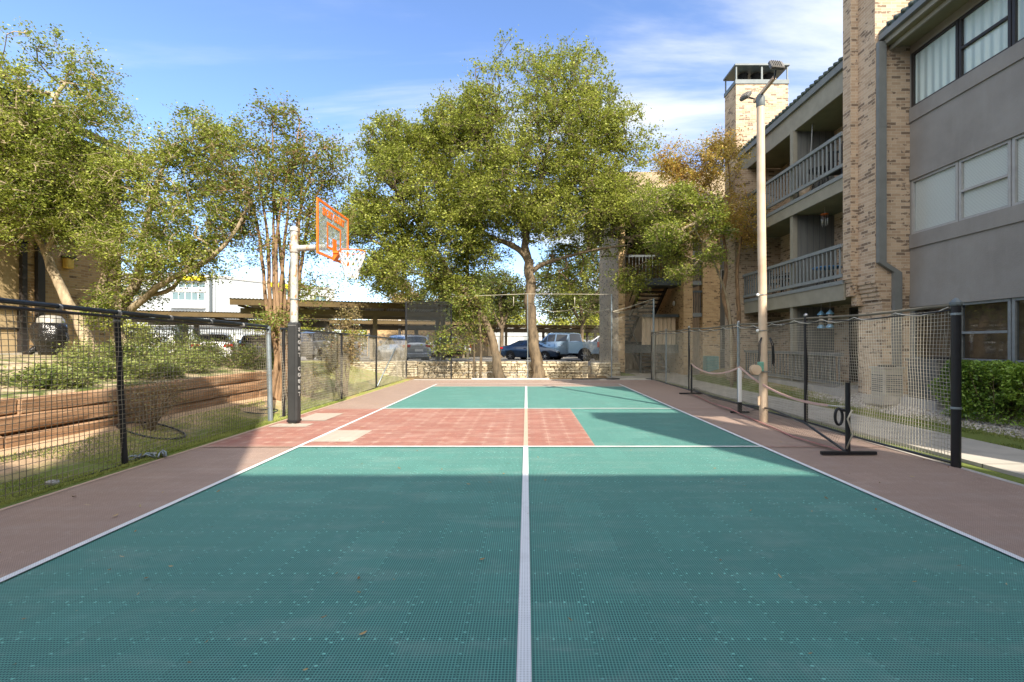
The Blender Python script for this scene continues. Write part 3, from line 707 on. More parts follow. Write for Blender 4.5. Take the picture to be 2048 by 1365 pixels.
# ---------------------------------------------------------------- floodlight pole
lx,ly=4.53,8.69
t=thing('light_pole','tall tan floodlight pole standing inside the right net fence','light pole',(lx,ly,0))
MB().tube([(lx,ly,0),(lx-.02,ly,2.2),(lx-.05,ly,4.4),(lx-.06,ly,6.05)],[.078,.076,.074,.070],20).build('pole',M['pole_paint'],t,40)
MB().lathe([(.074,0),(.078,.01),(.078,.18),(.05,.24)],(lx-.06,ly,6.02),14).build('pole_cap',M['metal_flash'],t,40)
MB().bar((4.47,8.92,6.24),(4.47,8.20,6.30),.055,.055).build('crossarm',M['pole_paint'],t)
for (c,w_,h_,rx,rz,nm,lab) in (((4.46,8.12,6.47),.26,.18,62,8,'floodlight','larger floodlight head on the near end of the arm'),((4.30,8.93,6.36),.19,.17,48,-62,'floodlight','smaller floodlight head turned aside on the far end of the arm')):
    Mx=Matrix.Translation(c)@Matrix.Rotation(R(rz),4,'Z')@Matrix.Rotation(R(rx),4,'X')
    h=MB().bbox((-w_/2,-h_/2,-.035),(w_/2,h_/2,.035),.015,Mx)
    for q in range(5): h.box((-w_/2+.03+q*(w_-.07)/5,-h_/2+.02,.034),(-w_/2+.04+q*(w_-.07)/5,h_/2-.02,.05),Mx)
    h=h.build(nm,M['aluminium'],t,False,label=lab)
    MB().box((-w_/2+.02,-h_/2+.02,-.040),(w_/2-.02,h_/2-.02,-.0352),Mx).build('lens',M['lamp_clear'],h)
    MB().tube([c,(4.47,min(8.9,c[1]+.08) if c[1]<8.5 else 8.88,6.27)],.015,8).build('bracket',M['black'],h,40)
for z,dz in ((2.43,0),(1.75,0)):
    b=MB().lathe([(.077,-.01),(.083,-.008),(.083,.008),(.077,.01)],(lx-.025,ly,z),16).build('clamp',M['steel'],t,40)
    MB().sphere((lx-.13,ly-.03,z),.03,10,6).build('insulator',M['white'],b,True)
    MB().tube([(lx-.08,ly-.02,z),(lx-.12,ly-.03,z)],.01,6).build('insulator_pin',M['steel'],b,True)
wn_=MB().bbox((lx-.155,ly-.13,.98),(lx-.06,ly-.06,1.16),.008).build('winch',rough_mat('winch_green',(.16,.36,.28),.15,20,.5),t,False)
MB().lathe([(.02,-.055),(.095,-.05),(.095,-.03),(.05,-.025),(.05,.025),(.095,.03),(.095,.05),(.02,.055)],(lx-.205,ly-.09,1.01),18,'y').build('reel',M['pole_paint'],wn_,40)
MB().box((lx-.07,ly-.09,.96),(lx+.09,ly-.075,.985)).build('bracket',M['steel'],wn_)
sl_=MB()
for k_,(a,b) in enumerate(((-.12,0),(-.10,.02),(.10,.05),(.115,.08),(.13,.03))):
    sl_.tube([(lx+a*.7,ly-.07,1.62),(lx+a*1.1,ly-.085,1.52-b),(lx+a*1.15,ly-.09,1.3),(lx+a*1.25,ly-.08,1.16-b)],.009,5)
sl_.build('hanging_strap',M['black'],t,True)
MB().box((lx-.12,ly-.03,.33),(lx-.085,ly+.0,.5)).build('outlet_tab',M['pole_paint'],t)
# ---------------------------------------------------------------- portable pickleball net pushed aside
t=thing('portable_net','portable pickleball net with sagging pink tape folded along the right fence','sports net',(4.55,9.7,0))
ends=((4.30,6.09,.98,.030),(4.86,13.4,.90,.026)); cz=(4.57,9.75)
for (x,y,z,r_) in ends:
    MB().tube([(x,y,.03),(x,y,z)],r_,12).build('upright',M['black'],t,40)
    MB().bbox((x-.36,y-.025,.018),(x+.38,y+.025,.062),.006).build('foot_bar',M['black'],t)
MB().bbox((cz[0]-.03,cz[1]-.03,.25),(cz[0]+.03,cz[1]+.03,.98),.005).build('centre_support',M['white'],t)
MB().bbox((cz[0]-.035,cz[1]-.035,.02),(cz[0]+.035,cz[1]+.035,.25),.005).build('centre_support',M['black'],t,label='black socket of the centre support')
MB().bbox((cz[0]-.2,cz[1]-.025,.018),(cz[0]+.2,cz[1]+.025,.055),.006).build('foot_bar',M['black'],t)
M['tape']=rough_mat('pink_tape',(.60,.40,.34),.1,12,.75,.2,0,0)
def sagline(A,B,sag,n=14): 
    A=Vector(A);B=Vector(B); return [A.lerp(B,i/n)-Vector((0,0,sag*4*(i/n)*(1-i/n))) for i in range(n+1)]
pa=sagline((4.86,13.4,.90),(4.57,9.75,1.0),.20); pb=sagline((4.57,9.75,1.0),(4.31,6.5,.62),.16)
for pts,w_ in ((pa,.035),(pb,.035)):
    mbt=MB()
    for a,b in zip(pts[:-1],pts[1:]): mbt.bar(a,b,.012,w_)
    mbt.build('top_tape',M['tape'],t)
MB().tube([(4.31,6.5,.62),(4.30,6.30,.635),(4.30,6.12,.65)],.012,6).build('tie_rope',M['rope'],t,True)
bot=[(4.86,13.4,.06),(4.78,12.2,.16),(4.62,10.8,.10),(4.5,9.6,.12),(4.42,8.2,.20),(4.36,7.2,.22),(4.31,6.15,.05)]
MB().tube([(4.85,13.3,.18),(4.75,11.5,.13),(4.62,9.8,.20),(4.5,8.4,.30),(4.4,7.2,.25),(4.31,6.15,.05)],.018,8).build('base_rail',M['black_rail'],t,True)
bt_=MB()
bl=[(4.84,13.2,.03),(4.6,11.4,.03),(4.42,9.9,.09),(4.46,9.3,.03),(4.35,8.2,.03),(4.22,7.2,.03),(4.28,6.2,.05)]
for a,b in zip(bl[:-1],bl[1:]): bt_.bar(a,b,.03,.012)
bt_.build('bottom_tape',rough_mat('faded_red_tape',(.50,.24,.22),.1,12,.75,.2,0,0),t)
def slump(u,v):
    y=13.2-u; k=u/7.0
    x=4.85-.55*k-.16*(1-v)+.05*noise.noise((u,v*3,1)); z=.03+.20*v*(1+.7*noise.noise((u*1.4,0,5)))
    return (x,y,z)
net_mesh('slumped_net',slump,7.0,.3,.05,.002,M['net_dark'],t)
MB().tube([(4.30+.05*math.cos(a)-.1,6.12+.0*a,.52+.11*math.sin(a)) for a in [i*2*math.pi/16 for i in range(17)]],.018,8,False).build('crank_loop',M['black'],t,True)
MB().tube([(4.30,6.09,.60),(4.2,6.1,.62)],.02,8).build('crank_loop',M['black'],t,True,label='black crank bracket')
MB().tube([(4.27,6.07,.1),(4.33,6.04,.3),(4.27,6.05,.5),(4.33,6.05,.62)],.012,6).build('tie_rope',M['net_mid'],t,True)
MB().tube([(4.30,6.13,.05),(4.12,6.75,.30)],.015,8).build('brace',M['black_rail'],t,True) if False else None
# ---------------------------------------------------------------- small things round the court
def hoops(x0,n,w,h,y,z,mat,label,grp):
    t=thing('hoop_edging',label,'garden edging',(x0,y,z))
    for i in range(n):
        c=x0+(i+.5)*w; pts=[(c+w*.56*math.cos(math.pi-a),y+.01*math.sin(i*3),z+h*math.sin(a)) for a in [k*math.pi/12 for k in range(13)]]
        MB().tube(pts,.011,6,False).build('wire_hoop',mat,t,True)
hoops(-2.75,6,.46,.26,19.75,.02,M['litewin'],'pale wire hoop edging at the foot of the stone wall, left of the oak trunk','x')
hoops(1.75,3,.62,.22,19.62,.02,M['black'],'black wire hoop edging before the stone wall, right of the oak trunk','x')
MB().tube([(-2.3,19.05,.03),(-.2,19.05,.03),(.95,19.08,.03)],.02,10).build('white_pipe',M['white'],None,40,label='white plastic pipe lying along the far edge of the court',cat='pipe')
MB().tube([(1.9,19.1,.02),(2.6,19.05,.03),(3.3,19.12,.02),(3.9,19.05,.03)],.025,8).build('black_hose',M['black'],None,True,label='black hose lying along the far right edge of the court',cat='hose')
hp=[(-5.72+.42*math.cos(a)*1.1,6.95+.30*math.sin(a),gz(-5.72+.42*math.cos(a)*1.1,6.95)+.02) for a in [i*2*math.pi/26 for i in range(27)]]
MB().tube(hp,.014,6,False).build('edging_ring',M['black_rail'],None,True,label='black edging ring around the foot of the bare shrub behind the left fence',cat='garden edging')
hp=[(-5.5+.36*math.cos(a)*1.1,9.3+.22*math.sin(a),gz(-5.5,9.3)+.03+.02*math.sin(a*2)) for a in [i*2*math.pi/22 for i in range(23)]]
MB().tube(hp,.012,6,False).build('hose_loop',M['black_rail'],None,True,label='grey hose loop lying near the foot of the stemmed crape myrtle',cat='hose')
rg=MB()
for k_ in range(3):
    rg.tube([(-4.95+.1*k_+.05*math.cos(a*1.7+k_),5.75+.06*math.sin(a*2.1)+.1*k_,.06+.035*math.sin(a*3+k_)) for a in [i*.45 for i in range(12)]],.012,6)
rg.build('tied_rag',M['greypipe'],None,True,label='grey knotted rag at the foot of the black post on the left',cat='rag')
rk=MB()
for (x,y,s) in ((-4.95,4.75,.06),(-4.92,6.0,.04)):
    rk.sphere((x,y,.05),s,7,5,(1.2,.8,.5))
rk.build('loose_stone',M['litewin'],None,False,label='pale loose stone on the grass edge beside the left fence',cat='stone')
# ---------------------------------------------------------------- right apartment building
def window_bay(parent, X, ya, yb, za, zb, frame, kind='fixed', glass='glass', blind=True, dirn=-1, fw=.055):
    """window on a wall whose face looks to -X at X; ya<yb"""
    w=MB(); d0,d1=X+.01,X+.09
    w.box((d0,ya,za),(d1,ya+fw,zb)); w.box((d0,yb-fw,za),(d1,yb,zb)); w.box((d0,ya+fw,za),(d1,yb-fw,za+fw)); w.box((d0,ya+fw,zb-fw),(d1,yb-fw,zb))
    fo=w.build('window',M[frame],parent)
    if kind=='hung':
        zm=(za+zb)/2-.02
        MB().box((X+.0,ya+fw,zm-.025),(X+.075,yb-fw,zm+.025)).build('meeting_rail',M[frame],fo)
    MB().quad((X+.05,ya+fw,za+fw),(X+.05,yb-fw,za+fw),(X+.05,yb-fw,zb-fw),(X+.05,ya+fw,zb-fw)).build('pane',M[glass],fo)
    if blind:
        MB().quad((X+.065,ya+fw,za+fw),(X+.065,yb-fw,za+fw),(X+.065,yb-fw,zb-fw),(X+.065,ya+fw,zb-fw)).build('blind',M['blind'] if blind is True else M[blind],fo)
    return fo
n=N('mini_blind'); p=n.pos(); s=n.a('SeparateXYZ',{'Vector':p})
fz=n.math('FRACT',n.math('DIVIDE',s.outputs[2],.028)); c=n.ramp(fz,[(0,(.25,.26,.27)),(.25,(.80,.80,.78)),(.9,(.86,.86,.84)),(1,(.3,.3,.3))])
M['blind']=n.done(n.pbr(c,.7,.2,0,n.bump(fz,.5,.01)))
n=N('curtain'); p=n.pos(); s=n.a('SeparateXYZ',{'Vector':p}); wv=n.math('SINE',n.math('MULTIPLY',s.outputs[1],34.0))
M['curtain']=n.done(n.pbr((.78,.86,.84),.8,.1,0,n.bump(wv,.6,.03)))
bd=thing('apartment_building','three storey tan brick and grey stucco apartment building with balconies, right of the court','building',(9.1,5,0))
XW=9.1; Y0,Y1=-.4,10.78
# stucco spandrels; their faces stand at X=9.1
def slab(name,za,zb,x=XW,th=.22,y0=Y0,y1=Y1,mat='stucco',lab=None): return MB().box((x,y0,za),(x+th,y1,zb)).build(name,M[mat],bd,label=lab)
slab('wall',.0,1.08); slab('wall',2.40,3.75,XW); slab('wall',5.68,6.73,XW); slab('wall',3.75,4.07,XW-.035,.255); slab('wall',2.36,2.66,XW-.033,.253) if False else None
slab('ledge',1.08,1.14,XW-.05,.27,mat='trim')
slab('wall_band',2.36,2.66,XW-.032,.03); slab('wall_band',5.36,5.68,XW-.032,.25); slab('wall_band',6.73,7.06,XW-.035,.255)
slab('wall',8.36,8.72)
# end wall of the block, gable side, and far side
MB().box((XW+.23,Y0-.2,0),(19,Y0,8.72)).build('wall',M['brick'],bd)
MB().box((XW,Y0-.2,0),(XW+.22,Y0,8.72)).build('wall',M['stucco'],bd)
MB().box((XW+.6,Y0+.05,.3),(XW+.7,Y1,8.7)).build('inner_wall',M['dark_int'],bd)
ym=[10.78,9.6,8.55,7.4,6.35,5.2,4.15,3.0,1.95,.8,-.35]
for za,zb,fr,gl in ((1.14,2.36,'rail','glass_dim'),(4.07,5.36,'litewin','glass'),(7.06,8.36,'darkwin','glass')):
    for i in range(len(ym)-1):
        kind='hung' if i%2==1 else 'fixed'
        bl= True if za>4 and za<7 else ('curtain' if za>7 else False)
        window_bay(bd,XW,ym[i+1]+.01,ym[i]-.01,za,zb,fr,kind,gl,bl)
    if za<4:
        MB().box((XW+.3,Y0+.05,za),(XW+.31,Y1,zb)).build('blind',rough_mat('brown_curtain',(.36,.24,.14),.3,3,.8,.1,0,.3,8,.02),bd)
# brick chimney pier at the end of the stucco wall, with corbelled foot
def pier(y0,y1,x0,ztop,step=True):
    m=MB(); m.box((x0,y0,2.95),(10.1,y1,ztop)); 
    m.box((x0-.19,y0+.55,3.12),(x0-.002,y1,ztop))
    for k in range(5):
        m.box((x0+.035*(k+1),y0+.003*(k+1),2.95-.10*(k+1)),(10.1,y1-.003*(k+1),2.95-.10*k-.001))
        m.box((x0-.19+.037*(k+1),y0+.56+.01*k,3.12-.08*(k+1)),(x0-.002+.0*k,y1-.002*(k+1),3.12-.08*k-.001))
    m.box((x0+.19,y0+.02,-.1),(10.1,y1-.02,2.45))
    m.box((x0+.02,y1-.2,2.45),(10.0,y1-.01,3.12)); m.box((x0-.12,y1-.16,2.7),(x0+.03,y1-.012,3.11))
    return m.build('chimney',M['brick'],bd)
ch=pier(10.80,11.62,8.27,11.6)
MB().box((9.1,10.78,-.1),(9.25,10.80,8.72)).build('wall',M['stucco'],bd)
def cap(x0,x1,y0,y1,z):
    m=MB(); m.box((x0-.03,y0-.03,z),(x1+.03,y1+.03,z+.16))
    for x in (x0,x1-.045):
        for y in (y0,y1-.045): m.box((x,y,z+.16),(x+.045,y+.045,z+.70))
    m.box(((x0+x1)/2-.03,y0,z+.16),((x0+x1)/2+.03,y0+.04,z+.70))
    m.box((x0-.05,y0-.05,z+.70),(x1+.05,y1+.05,z+.77))
    q=m.build('chimney_cap',M['metal_flash'],bd)
    f=MB()
    for k in range(3): f.lathe([(.17,0),(.17,.42),(.2,.46)],(x0+(k+1)*(x1-x0)/4,(y0+y1)/2,z+.16),14)
    f.build('flue',M['dark_int'],q,40)
cap(8.1,10.1,10.82,11.6,11.6)
# second chimney beyond the balconies
m=MB(); m.box((8.1,17.6,-.1),(10.12,18.58,11.55)); m.build('chimney',M['brick'],bd); cap(8.1,10.12,17.6,18.58,11.55)
# hidden-from-view third chimney nearer the camera side of the block (throws its shadow on the court)
m=MB(); m.box((8.1,4.3,3.0),(9.09,5.2,11.6)); m.box((9.33,4.3,8.4),(10,5.2,11.6)); m.box((9.08,4.3,8.75),(9.34,5.2,11.6)); m.build('chimney',M['brick'],bd); cap(8.1,10.0,4.3,5.2,11.6)
# eaves and roof
XE=8.44
def eave(ya,yb,x=XE,z=8.55):
    MB().box((x,ya,z),(x+.04,yb,z+.24)).build('fascia',M['trim'],bd)
    MB().box((x-.10,ya,z+.12),(x-.002,yb,z+.25)).build('gutter',M['gutter'],bd)
    MB().box((x+.16,ya,z-.10),(x+.20,yb,z+.03)).build('fascia',M['trim'],bd)
    MB().box((x+.041,ya,z+.0),(XW+.25,yb,z+.05)).build('soffit',M['soffit'],bd)
eave(Y0-.05,10.78)
rf=MB(); zt=8.82
rf.add([(XE-.06,Y0-.1,zt),(XE-.06,17.6,zt),(13.5,17.6,11.2),(13.5,Y0-.1,11.2),(XE-.06,Y0-.1,zt+.10),(XE-.06,17.6,zt+.10),(13.5,17.6,11.3),(13.5,Y0-.1,11.3),(19,17.6,zt),(19,Y0-.1,zt)],
  [(0,1,2,3),(4,7,6,5),(0,4,5,1),(0,3,7,4),(1,5,6,2),(6,7,9,8)])
rf.build('roof',M['tile'],bd)
for ya_,yb_,xa_,za_ in ((Y0-.1,10.65,XE-.10,zt+.07),(11.75,17.55,8.08,zt+.01)):
    tl=MB(); y=ya_
    while y<yb_: tl.tube([(xa_,y,za_),(XE+.5,y,zt+.31)],.05,6); y+=.2
    tl.build('roof_tile_edge',M['tile'],bd,True)
MB().box((9.4,Y0,8.6),(19,20,8.65)).build('ceiling',M['dark_int'],bd)
# balcony bay 11.62 .. 16.9
XB=8.10; YA,YB=11.62,16.92; XI=9.45
MB().box((XB+.10,YA,8.02),(XB+.14,YB+.75,8.60)).build('fascia',M['trim'],bd)
MB().box((XB+.02,YA,8.60),(XB+.10,YB+.75,8.78)).build('gutter',M['gutter'],bd)
MB().box((XB+.141,YA,8.02),(XI,YB,8.06)).build('soffit',M['soffit'],bd)
MB().box((XI,YA-.3,-.1),(XI+.2,YB,8.6)).build('wall',M['brick'],bd,label='brick back wall of the balconies')
MB().box((7.74,YB,-.1),(XI+.2,YB+.68,8.0)).build('wall',M['brick'],bd,label='brick end wall of the balconies')
for z in (.35,3.13,5.85):          # divider, its post, doors
    zt_=(2.62,5.44,8.02)[(.35,3.13,5.85).index(z)]
    dv=MB().box((XB+.20,13.97,z),(XI,14.05,zt_)).build('divider',M['siding'],bd)
    g=MB()
    for k in range(6): g.box((XB+.32+k*.19,13.965,z),(XB+.33+k*.19,13.9695,zt_))
    g.build('siding_groove',M['dark_rail'],dv)
    MB().box((XB+.06,13.93,z),(XB+.195,14.09,zt_)).build('column',M['trim'],bd)
    for (a,b) in ((12.3,13.3),(14.9,16.1)):
        dr=MB().box((XI-.02,a,z),(XI-.001,a+.07,z+2.2)); dr.box((XI-.02,b-.07,z),(XI-.001,b,z+2.2)); dr.box((XI-.02,a+.07,z+2.12),(XI-.001,b-.07,z+2.2))
        dr=dr.build('door',M['darkwin'],bd)
        MB().box((XI-.012,a+.07,z+.05),(XI-.002,b-.07,z+2.12)).build('pane',M['glass_dim'],dr)
    sc2=MB().bbox((XI-.10,14.45,z+1.75),(XI-.001,14.57,z+2.0),.01).build('wall_lamp',M['white'],bd)
for z0_,z1_ in ((2.62,3.13),(5.42,5.85)):
    MB().box((XB,YA,z0_),(XB+.05,YB,z1_-.10)).build('fascia',M['trim'],bd)
    MB().box((XB-.03,YA,z1_-.10),(XB+.05,YB,z1_)).build('fascia',M['rail'],bd)
    MB().box((XB+.051,YA,z1_-.14),(XI,YB,z1_-.02)).build('balcony_floor',M['soffit'],bd)
    MB().box((XB+.051,YA,z0_+.04),(XI,YB,z0_+.08)).build('soffit',M['soffit'],bd)
def railing(ya,yb,z0_,z1_,x,mat='rail',step=.168):
    r=MB().box((x-.07,ya,z1_-.09),(x+.03,yb,z1_)).build('handrail',M[mat],bd)
    MB().box((x-.05,ya,z0_),(x+.01,yb,z0_+.09)).build('bottom_rail',M[mat],r)
    k=int((yb-ya)/step)
    for i in range(k):
        y=ya+.1+i*(yb-ya-.2)/(k-1); MB().box((x-.042,y-.019,z0_+.09),(x-.006,y+.019,z1_-.09)).build('baluster',M[mat],r)
railing(YA,YB,3.20,4.06,XB); railing(YA,YB,6.02,6.92,XB); railing(YA+.1,YB,.42,1.27,XB+.05,'siding')
MB().box((XB,YA,.0),(XI,YB,.34)).build('patio_slab',M['pad_concrete'],bd)
# downspout
ds=MB()
ds.box((8.29,10.70,3.42),(8.47,10.798,8.62)); ds.add([(8.29,10.70,3.42),(8.47,10.70,3.42),(8.47,10.798,3.42),(8.29,10.798,3.42),(8.66,10.70,3.18),(8.84,10.70,3.18),(8.84,10.798,3.18),(8.66,10.798,3.18)],[(0,1,5,4),(1,2,6,5),(2,3,7,6),(3,0,4,7)])
ds.box((8.66,10.70,.2),(8.84,10.798,3.18)); ds=ds.build('downspout',M['gutter'],bd)
for z in (4.9,6.6): MB().box((8.285,10.695,z),(8.475,10.80,z+.04)).build('strap',M['gutter'],ds)
# ---------------------------------------------------------------- things on the balconies
def patio_chair(loc,rz,label,mat='black'):
    t=thing('patio_chair',label,'chair',loc,rz)
    MB().bbox((-.22,-.22,.42),(.22,.22,.46),.01).build('seat',M[mat],t)
    b=MB(); 
    for k in range(5): b.box((-.2+k*.09,.20,.46),(-.16+k*.09,.22,.92))
    b.box((-.22,.195,.90),(.22,.225,.96)); b.box((-.22,.195,.66),(.22,.225,.69)); b.build('backrest',M[mat],t)
    for sx in (-.2,.2):
        for sy in (-.2,.2): MB().tube([(sx,sy,.42),(sx*1.08,sy*1.1,0)],.014,6).build('leg',M[mat],t)
        MB().box((sx-.02,-.2,.64),(sx+.02,.2,.67)).build('armrest',M[mat],t)
    return t
patio_chair((8.6,14.75,3.12),R(200),'dark metal chair on the middle balcony left of the grey divider, nearer the divider')
patio_chair((8.55,15.75,3.12),R(20),'dark metal chair at the left end of the middle balcony')
patio_chair((8.6,12.7,5.84),R(160),'dark metal chair on the top balcony beside the tall dark table')
patio_chair((8.55,11.95,5.84),R(60),'dark metal chair on the top balcony next to the brick pier')
def table(loc,label,mat,r=.38,h=.68):
    t=thing('patio_table',label,'table',loc)
    x,y,z=loc
    MB().lathe([(r-.02,h-.03),(r,h-.02),(r,h),(r-.02,h+.01)],loc,18).build('tabletop',M[mat],t,40)
    for a in range(4):
        ca,sa=math.cos(a*1.57+.78),math.sin(a*1.57+.78)
        MB().tube([(x+.1*ca,y+.1*sa,z+h-.03),(x+.28*ca,y+.28*sa,z)],.014,6).build('leg',M['black'],t)
M['blue']=rough_mat('blue_cloth',(.06,.24,.58),.2,6,.7,.2,0,.3,12,.02)
table((8.55,12.95,3.12),'round patio table with a bright blue top on the middle balcony','blue',.36,.55)
table((8.6,15.2,3.12),'small dark round table between the dark chairs on the middle balcony','black',.3,.62)
table((8.6,13.3,5.84),'tall dark table on the top balcony in front of the divider','black',.34,.75)
t=thing('wind_chime','silver wind chime hanging from the ceiling of the middle balcony','wind chime',(8.62,13.15,5.0))
MB().tube([(8.62,13.15,5.46),(8.62,13.15,5.27)],.004,4).build('cord',M['steel'],t)
MB().lathe([(.0,.03),(.10,.0),(.10,-.02)],(8.62,13.15,5.25),12).build('top_disc',M['orange'],t,40)
for k in range(7):
    a=k*.9; MB().tube([(8.62+.08*math.cos(a),13.15+.08*math.sin(a),5.22),(8.62+.08*math.cos(a),13.15+.08*math.sin(a),4.93-.02*(k%3))],.009,6).build('chime_tube',M['steel'],t,True)
M['sky_blue']=rough_mat('pale_blue_metal',(.22,.42,.58),.1,20,.4,.4,.2,0)
M['seed']=rough_mat('seed_tube',(.50,.42,.32),.3,80,.4,.4)
for y,lab in ((12.62,'blue capped bird feeder hanging under the middle balcony, nearer the brick pier'),(13.0,'blue capped bird feeder hanging under the middle balcony, left of its twin')):
    t=thing('bird_feeder',lab,'bird feeder',(8.42,y,1.9)); c=(8.42,y,0)
    MB().tube([(8.42,y,2.64),(8.42,y,2.42)],.006,5).build('hook',M['steel'],t)
    MB().lathe([(.0,2.46),(.03,2.43),(.10,2.34),(.10,2.32)],c,14).build('feeder_cap',M['sky_blue'],t,40)
    MB().lathe([(.05,2.04),(.05,2.32)],c,12).build('seed_tube',M['seed'],t,True)
    MB().lathe([(.06,1.93),(.10,1.95),(.09,2.0),(.05,2.04)],c,14).build('feeder_tray',M['sky_blue'],t,40)
t=thing('hanging_hook','long white plant hook hanging from the top balcony ceiling','plant hook',(8.45,13.55,6.9))
MB().tube([(8.45,13.45,8.0),(8.46,13.5,7.5),(8.45,13.55,6.98),(8.40,13.45,6.93),(8.33,13.35,6.98)],.013,6).build('rod',M['litewin'],t,True)
t=thing('laundry_basket','pale wicker basket on the top balcony behind the railing','basket',(8.45,13.8,5.84))
MB().lathe([(.16,.0),(.20,.4),(.21,.42),(.19,.42)],(8.45,13.75,5.84),14).build('basket_body',M['pole_paint'],t,40)
# ---------------------------------------------------------------- condensers and hedge base
def condenser(x0,y0,x1,y1,z0,z1,label,mat):
    t=thing('air_conditioner',label,'air conditioner',((x0+x1)/2,(y0+y1)/2,z0))
    MB().box((x0-.08,y0-.08,z0-.12),(x1+.08,y1+.08,z0+.06)).build('base_pad',M['pad_concrete'],t)
    b=MB().bbox((x0,y0,z0+.06),(x1,y1,z1-.05),.02).build('housing',M[mat],t)
    lv=MB(); z=z0+.16
    while z<z1-.16:
        lv.box((x0-.006,y0+.05,z),(x0-.0005,y1-.05,z+.018)); lv.box((x0+.05,y0-.006,z),(x1-.05,y0-.0005,z+.018)); z+=.045
    lv.build('louvre',M['dark_rail'],b)
    MB().box((x0-.02,y0-.02,z1-.05),(x1+.02,y1+.02,z1)).build('lid',M['unit_light'] if mat=='unit_light' else M['aluminium'],t)
    MB().lathe([(min(x1-x0,y1-y0)*.42,0),(min(x1-x0,y1-y0)*.42,.03),(.05,.05)],((x0+x1)/2,(y0+y1)/2,z1),20).build('fan_grille',M['black'],t,40)
condenser(8.3,9.2,9.02,9.92,.28,1.18,'large dark grey air conditioner below the ground floor window','aluminium')
condenser(7.98,10.15,8.42,10.56,.26,.98,'small pale air conditioner at the foot of the brick pier','unit_light')
M['teal']=rough_mat('teal_enamel',(.13,.30,.30),.1,6,.45,.4)
MB().bbox((8.05,20.3,.2),(8.6,20.8,.95),.03).build('utility_box',M['teal'],None,False,label='teal green utility box between the brick columns of the far stair block',cat='utility box')
MB().bbox((6.95,19.3,.0),(7.02,19.4,.32),.01).build('outlet_post',M['white'],None,False,label='short white outlet post on the grass before the far brick columns',cat='outlet post')
MB().bbox((8.35,8.6,.22),(8.6,9.0,.36),.03).build('valve_box',M['sky_blue'],None,False,label='low blue grey box on the gravel beside the hedge',cat='valve box')

# ---------------------------------------------------------------- stair block at the far right
sb=thing('apartment_building','brick stairwell block with dark open stairs and shingle roof beyond the far right corner','building',(8,24,0))
M['boards']=rough_mat('tan_boards',(.66,.53,.38),.3,5,.8,.2,0,.2,30,.004,stretch=(5,5,.4))
def bx_(name,a,b,mat,lab=None,par=None): return MB().box(a,b).build(name,M[mat],par or sb,label=lab)
bx_('wall',(4.31,21.3,0),(4.61,26.9,8.3),'brick_warm','brick wing wall on the left of the stairs')
bx_('column',(7.35,21.3,0),(7.78,21.75,8.3),'brick_warm'); bx_('wall',(7.40,21.75,0),(7.6,26.9,8.3),'brick_warm','brick side wall behind the stairs')
bx_('column',(8.25,21.3,0),(9.06,21.7,8.3),'brick_warm')
bx_('wall',(9.06,21.5,0),(9.7,21.6,8.3),'siding'); bx_('column',(9.7,21.0,0),(10.6,21.7,8.3),'brick_warm')
bx_('wall',(4.61,26.9,0),(14,27.1,8.3),'boards','back wall of the stairwell'); bx_('wall',(10.6,21.4,0),(19,21.6,8.3),'brick_warm')
w_=window_bay  # (kept for the flat windows below)
for z in (1.2,3.9,6.6):
    f_=MB().box((9.16,21.44,z),(9.6,21.498,z+1.1)).build('window',M['litewin'],sb); MB().box((9.20,21.43,z+.04),(9.56,21.439,z+1.06)).build('pane',M['glass_dim'],f_)
for zf in (2.95,4.45,5.85):
    bx_('landing',(7.79,21.35,zf-.18),(8.24,26.8,zf),'rail')
    bx_('handrail',(7.79,21.32,zf+.95),(8.24,21.40,zf+1.05),'dark_rail')
    for k in range(4): bx_('baluster',(7.84+k*.1,21.34,zf),(7.87+k*.1,21.38,zf+.95),'dark_rail')
bx_('landing',(4.62,21.6,4.28),(7.34,23.0,4.62),'dark_rail'); bx_('landing',(4.62,24.6,1.45),(7.34,25.34,1.6),'dark_rail')
hr=bx_('handrail',(4.62,21.6,5.62),(7.34,21.68,5.72),'dark_rail')
for k in range(17): bx_('baluster',(4.7+k*.16,21.62,4.62),(4.73+k*.16,21.66,5.62),'dark_rail',None,hr)
bx_('landing',(4.62,21.7,7.0),(7.34,26.8,7.2),'dark_int')
bx_('handrail',(5.6,21.9,2.78),(7.34,22.0,2.92),'dark_rail')
pn=MB()
for k in range(13): pn.box((4.63+k*.21,25.36,.06),(4.83+k*.21,25.40,4.27))
pn.build('board_panel',M['boards'] if 'boards' in M else M.setdefault('boards',rough_mat('tan_boards',(.36,.27,.18),.3,5,.8,.2,0,.2,30,.004,stretch=(5,5,.4))),sb)
pn=MB()
for k in range(8): pn.box((5.6+k*.205,22.05,1.45),(5.78+k*.205,22.08,2.78))
pn.build('board_panel',M['boards'],sb)
bx_('beam',(4.62,22.0,1.05),(7.34,22.12,1.45),'dark_rail')
def flight(x0,x1,ya,za,yb,zb,n_):
    s=MB().bar((x0-.04,ya,za),(x0-.04,yb,zb),.06,.26); s.bar((x1+.04,ya,za),(x1+.04,yb,zb),.06,.26)
    st=s.build('staircase',M['black'],sb)
    for k in range(n_):
        q=(k+.5)/n_; y=ya+(yb-ya)*q; z=za+(zb-za)*q
        MB().box((x0,y-.15,z-.03),(x1,y+.15,z+.03)).build('tread',M['black'],st)
    MB().bar((x0-.04,ya,za+.9),(x0-.04,yb,zb+.9),.05,.08).build('handrail',M['dark_rail'],st)
flight(5.75,6.95,22.3,.1,25.2,1.5,8); flight(5.75,6.95,25.2,2.95,22.6,4.4,8)
flight(4.72,5.6,25.2,1.55,22.9,2.95,8)
MB().box((5.55,22.3,.05),(5.65,22.4,1.5)).build('newel_post',M['dark_rail'],sb)
